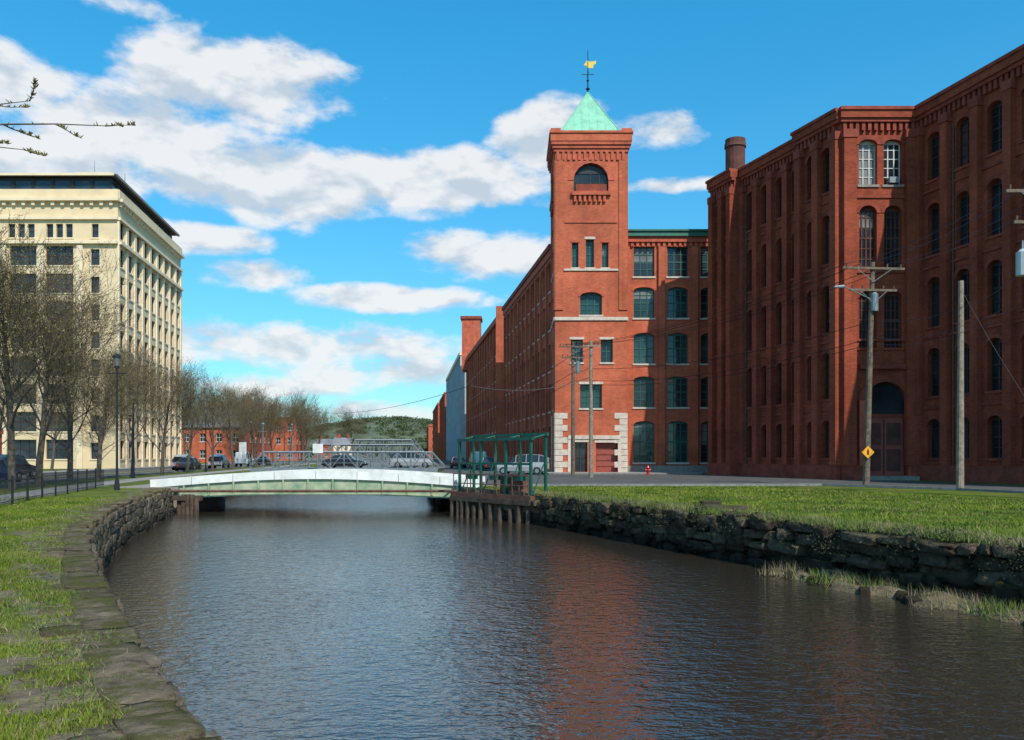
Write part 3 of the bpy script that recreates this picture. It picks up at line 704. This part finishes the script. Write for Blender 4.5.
mb=MB(); bk=M['bark']
pts=[(-7.2,7.6,-.1),(-7.15,7.6,1.5),(-7.0,7.65,3.0),(-6.9,7.7,4.6),(-6.7,7.8,6.4),(-6.8,7.9,8.2)]
for (a,b),(r0,r1) in zip(zip(pts[:-1],pts[1:]),((.2,.17),(.17,.15),(.15,.12),(.12,.08),(.08,.04))): tube(mb,a,b,r0,r1,bk,10,False)
def twigs(a,d,l,r,lv,wob=.16,tgt=None):
    d=d.normalized(); n=7 if lv==0 else 4; q=Vector(a)
    for i in range(n):
        if tgt is not None: q2=Vector(a).lerp(tgt,(i+1)/n)+Vector((0,R.uniform(-.05,.05),R.uniform(-.045,.045)))
        else:
            d=(d+Vector((R.uniform(-wob,wob),R.uniform(-wob,wob),R.uniform(-wob,wob)))).normalized(); q2=q+d*l/n
        tube(mb,q,q2,r*(1-i*.8/n),r*(1-(i+1)*.8/n),M['twig'] if lv else bk,5,False)
        if lv<2:
            for _ in range(1 if lv==0 else R.choice((0,1))):
                sd=Vector((R.uniform(-.2,1),R.uniform(-1,1),R.uniform(-.8,.8))); twigs(q2,(q2-q).normalized()*.6+sd*.6,l*R.uniform(.08,.16),r*.4,lv+1)
        for _ in range(3):
            c=q.lerp(q2,R.random()); tube(mb,c,c+Vector((R.uniform(-.03,.03),R.uniform(-.03,.03),R.uniform(.01,.035))),.007,.002,M['bud'],4)
        q=q2
twigs((-6.95,7.7,4.5),Vector((3.0,.1,.12)),2.95,.02,0,.1,Vector((-3.78,7.9,Z(123,7.9))))
twigs((-6.95,7.7,4.3),Vector((2.2,.1,.2)),2.3,.018,0,.1,Vector((-4.55,7.9,Z(146,7.9))))
twigs((-6.9,7.7,4.6),Vector((2.4,.1,.2)),2.5,.018,0,.1,Vector((-4.45,7.8,Z(100,7.8))))
twigs((-6.8,7.7,5.4),Vector((-1,1,1.4)),3,.05,0); twigs((-6.8,7.7,5.8),Vector((-.3,-2,1.6)),3,.05,0); twigs((-6.8,7.8,6.8),Vector((-2,-.2,1.6)),2.5,.04,0); twigs((-6.8,7.9,8.1),Vector((-.3,.2,1.6)),2.2,.04,0)
mb.build('bare_tree',single=True)
# hill + distant trees
def hz(x,y):
    v=(y-800)/700; g=math.exp(-((x+155)/135)**2)*42+math.exp(-((x+480)/260)**2)*14+math.exp(-((x-200)/300)**2)*18
    return g*math.sin(math.pi*min(1,v*1.1))
vs=[];fs=[];nx,ny=60,14
for j in range(ny):
    for i in range(nx):
        u=i/(nx-1); v=j/(ny-1); x=-900+1500*u; y=800+700*v
        vs.append((x,y,hz(x,y)*(1+.15*mn.noise(Vector((x*.01,y*.01,0))))+2*mn.noise(Vector((x*.05,y*.05,1)))-1))
for j in range(ny-1):
    for i in range(nx-1): fs.append((j*nx+i,j*nx+i+1,(j+1)*nx+i+1,(j+1)*nx+i))
me=bpy.data.meshes.new('hill'); me.from_pydata(vs,[],fs); me.materials.append(M['hill']); me.shade_smooth(); link(bpy.data.objects.new('hill',me))
cs=[]
for _ in range(170):
    y=R.uniform(450,760); x=R.uniform(-420,60); cs.append((x,y,R.uniform(2,4),6,6,4))
for _ in range(420):
    x=R.uniform(-360,10); y=R.uniform(840,1180); cs.append((x,y,hz(x,y)+.5,8,8,3))
leafcloud('distant_trees',cs,70,M['leaf'],1.5)

# ---------------------------------------------------------------- bridge
mb=MB(); xa,xb=-18.7,-1.6; n=40
def arch(s): return math.sin(math.pi*s)
for yb,sg in ((44.0,-1),(50.5,1)):
    for i in range(n):
        s0,s1=i/n,(i+1)/n; x0,x1=xa+(xb-xa)*s0,xa+(xb-xa)*s1
        t0,t1=.42+.46*arch(s0),.42+.46*arch(s1)
        b0,b1=-.55+.28*arch(s0),-.55+.28*arch(s1)
        def slab(za0,za1,zb0,zb1,ya,yc,mat):
            a=[(x0,ya,za0),(x1,ya,za1),(x1,ya,zb1),(x0,ya,zb0)]; c=[(x,yc,z) for x,_,z in a]
            mb.face(a,mat); mb.face(c[::-1],mat); mb.face((a[3],a[2],c[2],c[3]),mat); mb.face((a[0],c[0],c[1],a[1]),mat)
        slab(t0-.42,t1-.42,t0,t1,yb-.12,yb+.25,M['bridgewhite'])
        slab(b0,b1,t0-.425,t1-.425,yb,yb+.08,M['bridgegreen'])
        slab(b0-.07,b1-.07,b0-.003,b1-.003,yb-.16,yb+.22,M['bridgegreen'])
        if i%3==1: fbox(mb,F((x0,yb),(x1,yb)),0,.08,b0,t0-.43,-.3,.12,M['bridgegreen'])
        if i%5==0 and sg<0: fbox(mb,F((x0,yb-.12),(x1,yb-.12)),0,.025,t0-.41,t0-.03,-.01,.006,M['kerb'])
for i in range(n):
    s0,s1=i/n,(i+1)/n; x0,x1=xa+(xb-xa)*s0,xa+(xb-xa)*s1; z0,z1=.1+.46*arch(s0),.1+.46*arch(s1)
    mb.face(((x0,44.26,z0),(x1,44.26,z1),(x1,50.4,z1),(x0,50.4,z0)),M['asphalt'])
for y in (45.5,47,48.7): box(mb,xa,xb,y,y+.25,-.35,0,M['rustm'])
tube(mb,(xa,43.6,-.15),(xb,43.6,-.15),.07,.07,M['rustm'],8)
for x0,x1 in ((-20.5,-17.2),(-2.6,.2)): box(mb,x0,x1,43.7,51,-2,.05 if x0<-10 else -.1,M['granite'])
mb.build('canal_bridge')
mb=MB()
for i in range(5): tube(mb,(-16.9+.25*i,43.2-.1*i,-2),(-16.9+.25*i,43.2-.1*i,-.35+R.uniform(-.1,.1)),.14,.13,M['timber'],8)
box(mb,-17.2,-15.7,42.9,43.15,-.6,-.35,M['timber']); mb.build('timber_piles')
def truss_bridge(y,xa,xb,h,wd,n=10,th=1.0):
    mb=MB(); G=M['metalg']
    for yy in (y,y+wd):
        for i in range(n):
            x0,x1=xa+(xb-xa)*i/n,xa+(xb-xa)*(i+1)/n
            z0=.5+h if 0<i<n else .5; z1=.5+h if i+1<n else .5
            tube(mb,(x0,yy,z0),(x1,yy,z1),.11*th,.11*th,G,5); tube(mb,(x1,yy,.3),(x1,yy,z1),.07*th,.07*th,G,5)
            if i%2: tube(mb,(x0,yy,z0),(x1,yy,.3),.06*th,.06*th,G,4)
            else: tube(mb,(x0,yy,.3),(x1,yy,z1),.06*th,.06*th,G,4)
        box(mb,xa,xb,yy-.1,yy+.1,-.2,.4,G)
    box(mb,xa,xb,y+.1,y+wd-.1,-.1,.3,M['asphalt'])
    if h>2.5:
        for i in range(1,n): x=xa+(xb-xa)*i/n; tube(mb,(x,y,.5+h),(x,y+wd,.5+h),.07*th,.07*th,G,4)
    for z in (.9,1.35): tube(mb,(xa,y-.3,z),(xb,y-.3,z),.03,.03,G,4)
    mb.build('truss_bridge')
truss_bridge(86,-26.5,-7.5,1.5,8,14); truss_bridge(150,-34,-15,3.0,8,8,1.4); truss_bridge(215,-42,-23,5.0,8,8,1.9)

# ---------------------------------------------------------------- sluice gate
mb=MB(); G=M['gategreen']
f=F((-2.6,41.5),(.95,37.0)); L=f.L
post=(0.15,1.9,3.8,L-.15)
for row,dp in ((0,.1),(1,-.75)):
    for s in post: fbox(mb,f,s-.055,s+.055,-.3,2.35 if row==0 else 2.55,dp-.11,dp,G)
    zt=2.35 if row==0 else 2.55
    fbox(mb,f,0,L,zt,zt+.14,dp-.12,dp+.02,G)
    if row==0: fbox(mb,f,0.2,L-.2,1.25,1.35,dp-.08,dp-.03,G)
for s in post:
    tube(mb,f.P(s,2.4,.05),f.P(s,2.6,-.8),.05,.05,G,5); tube(mb,f.P(s,-.2,.0),f.P(s,1.3,-.7),.03,.03,G,5)
for s in (1.0,2.9,4.7):
    tube(mb,f.P(s,-.6,0),f.P(s,2.6,0),.03,.03,M['rustm'],6)
    fbox(mb,f,s-.25,s+.25,.55,.75,-.25,.12,G); tube(mb,f.P(s,.95,.1),f.P(s,.98,.1),.22,.22,G,12)
    fbox(mb,f,s-.5,s+.5,-1.7,.1,.1,.2,M['timber'])
fbox(mb,f,-.2,L+.2,-.28,-.08,-1.6,.35,M['rustm']); fbox(mb,f,-.2,L+.2,-.5,-.28,.15,.4,M['timber'])
s=-.1
while s<L+.2:
    tube(mb,f.P(s,-2.4,.32),f.P(s+R.uniform(-.06,.06),-.3-R.random()*.45,.3),R.uniform(.1,.15),.11,M['timber'],7); s+=R.uniform(.35,.8)
for z in (.35,.8): tube(mb,f.P(0,z,.3),f.P(L,z,.3),.025,.025,M['rustm'],5)
for i in range(6): s=L*i/5; tube(mb,f.P(s,-.1,.3),f.P(s,.82,.3),.025,.025,M['rustm'],5)
fbox(mb,f,3.2,4.6,-.05,.75,-.6,-.1,M['rustm'])
mb.build('sluice_gate')
stones('stone_pier',[(tuple(Vector(f.P(s,z,-.25))),(f.d.x,f.d.y),R.uniform(.7,1.1),.8,.4) for s in np.arange(.2,L+1.4,.8) for z in (-.65,-1.0,-1.4)],M['rubble'])

# ---------------------------------------------------------------- fence, lamps, poles
mb=MB(); y=3.0; fo=-3.6
while y<45:
    x=xL(y)+fo; x2=xL(y+2)+fo
    tube(mb,(x,y,0),(x,y,.98),.035,.035,M['black'],6); tube(mb,(x,y,.98),(x,y,1.04),.05,.02,M['black'],6)
    for z in (.15,.85): tube(mb,(x,y,z),(x2,y+2,z),.018,.018,M['black'],4)
    for i in range(1,13): t=i/13; tube(mb,(x+(x2-x)*t,y+2*t,.08),(x+(x2-x)*t,y+2*t,.95),.009,.009,M['black'],4,False)
    y+=2
mb.build('iron_fence',single=True)
def street_lamp(x,y,h,white=False):
    mb=MB(); K=M['metalg'] if white else M['black']
    tube(mb,(x,y,0),(x,y,.5),.14,.1,K,10); tube(mb,(x,y,.5),(x,y,h-.7),.065,.045,K,8)
    tube(mb,(x,y,h-.7),(x,y,h-.6),.12,.12,K,8); tube(mb,(x,y,h-.6),(x,y,h-.18),.1,.19,M['glass3'],8); tube(mb,(x,y,h-.18),(x,y,h),.24,.04,K,8)
    tube(mb,(x-.45,y,h-.95),(x+.45,y,h-.95),.025,.025,K,5)
    mb.build('street_lamp')
street_lamp(X(117,41),41,6.6)
for y in (62,85,110,140): street_lamp(xL(y)-6.5,y,6.4)
street_lamp(X(263,92),92,5.2,True); street_lamp(X(292,130),130,6.5,True)
def pole(x,y,h,lean=0,arms=((.6,2.4),),trans=True,sign=False,ang=0,Wd=None):
    mb=MB(); Wd=Wd or M['wood']; top=Vector((x+lean,y,h))
    tube(mb,(x,y,-.1),top,.18,.12,Wd,10)
    ca,sa=math.cos(ang),math.sin(ang)
    for dz,w in arms:
        z=h-dz; c=Vector((x+lean*z/h,y-.16,z)); f=F((c.x-ca*w/2,c.y-sa*w/2),(c.x+ca*w/2,c.y+sa*w/2))
        fbox(mb,f,0,w,z-.06,z+.06,-.05,.05,Wd)
        for t in (.06,.28,.72,.94): tube(mb,f.P(w*t,z+.06,0),f.P(w*t,z+.24,0),.04,.055,M['rustm'],6)
        tube(mb,f.P(w*.22,z-.05,.06),f.P(w*.5,z-.7,.02),.02,.02,M['metalg'],4); tube(mb,f.P(w*.78,z-.05,.06),f.P(w*.5,z-.7,.02),.02,.02,M['metalg'],4)
    if trans:
        tz=h-2.6; tube(mb,(x+.4,y-.1,tz),(x+.4,y-.1,tz+.9),.2,.2,M['metalg'],12); tube(mb,(x+.4,y-.1,tz+.9),(x+.4,y-.1,tz+1),.18,.08,M['metalg'],12)
    if sign:
        f=F((x-.6,y-.25),(x+.6,y-.25)); c=.6; z=1.85; r=.36
        for q,mt,dd in ((r,M['black'],.0),(r*.93,M['yellow'],.006)): mb.face([f.P(c-q,z,dd),f.P(c,z-q,dd),f.P(c+q,z,dd),f.P(c,z+q,dd)],mt)
        mb.face([f.P(c-.05,z-.15,.01),f.P(c+.05,z-.15,.01),f.P(c+.05,z+.08,.01),f.P(c,z+.2,.01),f.P(c-.05,z+.08,.01)],M['black'])
        tube(mb,(x,y-.24,z),(x,y-.1,z),.03,.03,M['metalg'],5)
    mb.build('utility_pole')
pole(X(866,45),45,11.9,.35,((.35,3.4),(1.5,2.6)),True,True,.1)
pole(X(960,41),41,10.1,.05,(),False,Wd=M['woodl'])
pole(X(591,64),64,10.3,0,((.4,1.2),),False,Wd=M['woodl'])
pole(X(573,70),70,11,.0,((.4,2.4),(1.3,2.0)),True)
pole(X(1037,33),33,12.5,-.0,((.6,2.6),(1.8,2.0)),False)
mb=MB(); x,y=X(1018,33),32.7; tube(mb,(x,y,8.6),(x,y,9.5),.24,.24,M['pale'],12); tube(mb,(x,y,9.5),(x,y,9.62),.2,.08,M['pale'],12); tube(mb,(x,y,9.0),(X(1037,33),33,9.0),.05,.05,M['metalg'],5)
tube(mb,(x,y,9.6),(x,y,9.95),.05,.03,M['metalg'],6); mb.build('pole_transformer')
mb=MB(); px_=X(866,45); tube(mb,(px_+.28,44.9,9.9),(px_-1.4,44.4,10.5),.03,.03,M['metalg'],6); tube(mb,(px_-1.4,44.4,10.5),(px_-1.95,44.25,10.45),.1,.06,M['metalg'],8); mb.build('bracket_street_lamp')
mb=MB()
def wire(a,b,sag,r=.014,n=14):
    a=Vector(a);b=Vector(b); pr=None
    for i in range(n+1):
        t=i/n; p=a.lerp(b,t); p.z-=sag*4*t*(1-t)
        if pr is not None: tube(mb,pr,p,r,r,M['black'],3,False)
        pr=p
p1=(X(866,45)+.35,44.8); p2=(X(960,41),41); p0=(X(591,64),64); p00=(X(573,70),70); p3=(X(1037,33),33)
for dx in (-1.5,-.7,.7,1.5): wire((p1[0]+dx,p1[1],11.8),(p3[0]+dx*.7,p3[1],12.1),.5); wire((p1[0]+dx,p1[1],11.8),(p00[0]+dx*.6,p00[1],10.8),.9,.018)
for z in (8.8,7.9,7.6): wire((p1[0],p1[1],z),(p0[0],p0[1],z-.6),.7,.02); wire((p1[0],p1[1],z),(*p2,z),.3); wire((*p2,z+.0),(*p3,z+.5),.3)
for z in (10,8.5,7.8): wire((*p00,z),(X(485,120),120,z+1),1,.025); wire((*p0,z-.2),(*p00,z),.1,.02)
wire((*p2,9.8),(X(1022,43),39,1.2),.4,.016); wire((p0[0],p0[1],7.5),(X(470,60),60,6.6),.6,.02); wire((X(470,60),60,6.6),(X(300,100),100,7),1,.02)
mb.build('power_lines',single=True)
mb=MB(); x,y=X(648,73),73; Rd=M['lampred']; tube(mb,(x,y,0),(x,y,.55),.13,.13,Rd,10); tube(mb,(x,y,0),(x,y,.06),.19,.19,Rd,10); tube(mb,(x,y,.55),(x,y,.62),.17,.17,Rd,10); tube(mb,(x,y,.62),(x,y,.78),.14,.05,Rd,10); tube(mb,(x-.24,y,.42),(x+.24,y,.42),.06,.06,Rd,8); tube(mb,(x,y-.22,.4),(x,y,.4),.08,.08,Rd,8); mb.build('fire_hydrant')

# ---------------------------------------------------------------- cars
def car(x,y,rot,paint,kind='sedan',z=.01):
    mb=MB()
    if kind=='sedan': st=[(-2.25,.70,.35,.70,None),(-2.15,.82,.28,.88,None),(-1.55,.88,.25,.98,None),(-.95,.88,.25,.95,1.40),(-.1,.89,.25,.94,1.46),(.55,.89,.25,.92,1.38),(1.1,.88,.25,.90,None),(1.9,.84,.25,.78,None),(2.25,.70,.32,.62,None)]
    elif kind=='suv': st=[(-2.3,.75,.4,.85,None),(-2.25,.86,.32,1.05,1.5),(-1.6,.92,.3,1.08,1.72),(-.5,.93,.3,1.06,1.76),(.4,.93,.3,1.04,1.68),(1.1,.92,.3,1.02,None),(2.0,.88,.3,.92,None),(2.35,.74,.38,.7,None)]
    else: st=[(-2.6,.9,.4,1.15,1.9),(-2.5,.96,.35,1.2,2.1),(-1.2,.98,.35,1.2,2.15),(.6,.98,.35,1.2,2.12),(1.2,.97,.35,1.15,1.9),(1.75,.95,.35,1.08,None),(2.4,.9,.35,.95,None),(2.6,.8,.4,.7,None)]
    pr=None
    for (px_,w,zb,zs,zr) in st:
        rf=zr if zr else zs+.012; rw=w*.74 if zr else w*.9
        sec=[(px_,-w*.92,zb),(px_,-w,(zb+zs)/2),(px_,-w*.97,zs),(px_,-rw,rf-.03),(px_,-rw*.8,rf),(px_,rw*.8,rf),(px_,rw,rf-.03),(px_,w*.97,zs),(px_,w,(zb+zs)/2),(px_,w*.92,zb)]
        if pr:
            p,pz=pr
            for i in range(9):
                gl=(i in (2,6)) and (zr or pz) or (i in (3,4,5) and (bool(zr)!=bool(pz)))
                mb.face((p[i],sec[i],sec[i+1],p[i+1]),M['glass'] if gl else paint)
            mb.face((p[9],sec[9],sec[0],p[0]),M['black'])
            if zr and pz:
                for i,sg in ((2,-1),(6,1)):
                    a,b=(sec[2],sec[3]) if sg<0 else (sec[7],sec[6]); tube(mb,(a[0],a[1]*1.005,a[2]),(b[0],b[1]*1.005,b[2]),.035,.03,paint,4)
        else: mb.face(sec[::-1],paint)
        pr=(sec,zr)
    mb.face(pr[0],paint)
    e0,e1=st[0],st[-1]
    for sg in (-1,1):
        tube(mb,(e0[0]-.02,sg*.55,e0[3]-.12),(e0[0]+.1,sg*.55,e0[3]-.12),.09,.09,M['lampred'],8); tube(mb,(e1[0]-.1,sg*.52,e1[3]-.1),(e1[0]+.03,sg*.52,e1[3]-.1),.09,.09,M['chrome'],8)
        for wx_ in (st[0][0]+.85,st[-1][0]-.85):
            tube(mb,(wx_,sg*.98,.33),(wx_,sg*.72,.33),.33,.33,M['rubber'],16); tube(mb,(wx_,sg*.995,.33),(wx_,sg*.97,.33),.18,.19,M['chrome'],10)
        tube(mb,(st[-4][0]+.1,sg*.95,1.0),(st[-4][0]+.1,sg*1.08,1.02),.06,.07,paint,6)
    for ex in (e0[0]-.03,e1[0]+.03): fbox(mb,F((ex-.04,-.7),(ex+.04,-.7)),0,.08,.35,.5,-1.4,0,M['black'])
    mb.build('parked_car' if z<.1 else 'moving_car',loc=(x,y,z),rot=rot)
ra=math.radians(97)
car(X(10,58),58,ra,P_['dark'],'suv')
car(X(-8,52),52,ra,P_['blue'])
for y,k,c in ((92,'sedan','dark'),(107,'suv','silver'),(124,'van','white'),(140,'sedan','dark')): car(xL(y)-10,y,ra,P_[c],k)
car(X(185,96),96,ra,P_['silver'],'suv')
car(X(522,74),74,math.radians(170),P_['silver'],'suv'); car(X(489,92),92,ra,P_['dark']); car(X(478,105),105,ra,P_['white'],'van'); car(X(458,112),112,ra,P_['red'])
for (u,y,c,k) in ((345,89,'dark','sedan'),(412,92,'silver','suv')): car(X(u,y),y,0.0,P_[c],k,.31)
mb=MB(); x,y=X(243,80),80; tube(mb,(x,y,0),(x,y,2.9),.04,.04,M['metalg'],6); box(mb,x-.35,x+.35,y-.06,y-.04,2.0,2.9,M['framew']); mb.build('traffic_sign')
mb=MB(); x,y=X(318,84),84; tube(mb,(x,y,0),(x,y,2.8),.05,.05,M['metalg'],6); box(mb,x-.5,x+.5,y-.08,y-.05,1.9,2.8,M['bridgewhite']); mb.build('traffic_sign')

# ---------------------------------------------------------------- light & sky
Sd=Vector((.45,-.89,1.08)).normalized()
sun=bpy.data.lights.new('sun','SUN'); sun.energy=4.7; sun.angle=math.radians(.5); sun.color=(1,.95,.86)
so=bpy.data.objects.new('sun',sun); so.rotation_euler=Sd.to_track_quat('Z','Y').to_euler(); link(so)
w=bpy.data.worlds.new('World'); S.world=w; w.use_nodes=True; nt=w.node_tree; bg=nt.nodes['Background']
sk=N(nt,'ShaderNodeTexSky',sky_type='NISHITA'); sk.sun_disc=False; sk.sun_elevation=math.asin(Sd.z); sk.sun_rotation=math.atan2(Sd.x,Sd.y)
sk.air_density=1.0; sk.dust_density=.3; sk.ozone_density=1.5
tc=N(nt,'ShaderNodeTexCoord'); sp=N(nt,'ShaderNodeSeparateXYZ'); nt.links.new(tc.outputs['Generated'],sp.inputs[0])
tint=mixc(nt,ramp(nt,sp.outputs[2],0,.45),(.7,1.2,1.32),(.33,1.8,2.15))
sky=mixc(nt,1.0,sk.outputs[0],tint,'MULTIPLY')
az=math_(nt,'ARCTAN2',sp.outputs[0],sp.outputs[1]); el=math_(nt,'ARCSINE',sp.outputs[2])
BL=[(20,80,80,36,1),(235,78,125,44,1.1),(130,130,135,42,1),(60,170,120,40,.9),(270,185,140,42,1.1),(430,180,130,34,1.1),(200,238,80,18,.85),(490,254,90,26,1),(255,275,65,17,.85),(385,298,110,15,.95),
 (555,138,68,36,1),(645,132,55,20,.9),(280,345,200,24,.75),(400,372,135,17,.6),(230,385,135,13,.55),(130,6,50,11,.6),(660,186,60,8,.6),(330,410,210,10,.5),(-250,160,200,60,.9),(1250,120,150,40,.8),(1200,300,140,20,.7)]
mx=None
for (u,v,rx,ry,wt) in BL:
    a0=math.atan((u-512)/FP); e0=math.atan((HZ-v)/FP*math.cos(a0)); ca=math.cos(a0)
    ra_=rx/FP*ca*ca; re=ry/FP*ca
    dx=math_(nt,'DIVIDE',math_(nt,'SUBTRACT',az,a0),ra_); dy=math_(nt,'DIVIDE',math_(nt,'SUBTRACT',el,e0),re)
    d2=math_(nt,'ADD',math_(nt,'MULTIPLY',dx,dx),math_(nt,'MULTIPLY',dy,dy))
    val=math_(nt,'MULTIPLY',math_(nt,'SUBTRACT',1,math_(nt,'MINIMUM',d2,3)),wt)
    mx=val if mx is None else math_(nt,'MAXIMUM',mx,val)
def cvec(off):
    c=N(nt,'ShaderNodeCombineXYZ'); nt.links.new(az,c.inputs[0]); nt.links.new(math_(nt,'MULTIPLY',math_(nt,'ADD',el,off),1.9),c.inputs[1]); return c.outputs[0]
n1=noise_(nt,11,7,.57,cvec(0),.1); n2=noise_(nt,11,3,.55,cvec(.02),.1)
back=math_(nt,'MULTIPLY',ramp(nt,sp.outputs[1],.3,-.2),.9)
mx=math_(nt,'MAXIMUM',mx,math_(nt,'SUBTRACT',back,.9))
den=math_(nt,'ADD',math_(nt,'MULTIPLY',mx,.9),math_(nt,'MULTIPLY',math_(nt,'SUBTRACT',n1,.5),3.0))
cov=N(nt,'ShaderNodeMapRange',interpolation_type='SMOOTHSTEP'); cov.inputs[1].default_value=-.15; cov.inputs[2].default_value=.6; nt.links.new(den,cov.inputs[0])
lit=math_(nt,'ADD',math_(nt,'MULTIPLY',math_(nt,'SUBTRACT',n1,n2),6),.66,clamp=True)
ccol=mixc(nt,lit,(5.8,6.6,7.4),(9.1,9.1,9.1))
cf=math_(nt,'MULTIPLY',cov.outputs[0],.92)
haze=math_(nt,'MULTIPLY',ramp(nt,sp.outputs[2],.1,.0),.3); sky=mixc(nt,haze,sky,(5.0,6.8,7.8))
fin=mixc(nt,cf,sky,ccol)
nt.links.new(fin,bg.inputs[0]); bg.inputs[1].default_value=.1

cam=bpy.data.cameras.new('camera'); cam.sensor_width=36; cam.lens=FP/1024*36; cam.shift_y=85/1024; cam.clip_end=8000; cam.clip_start=.1
co=bpy.data.objects.new('camera',cam); co.location=(0,0,EYE); co.rotation_euler=(math.radians(90),0,0); link(co); S.camera=co
print('faces',sum(len(o.data.polygons) for o in S.objects if o.type=='MESH'))
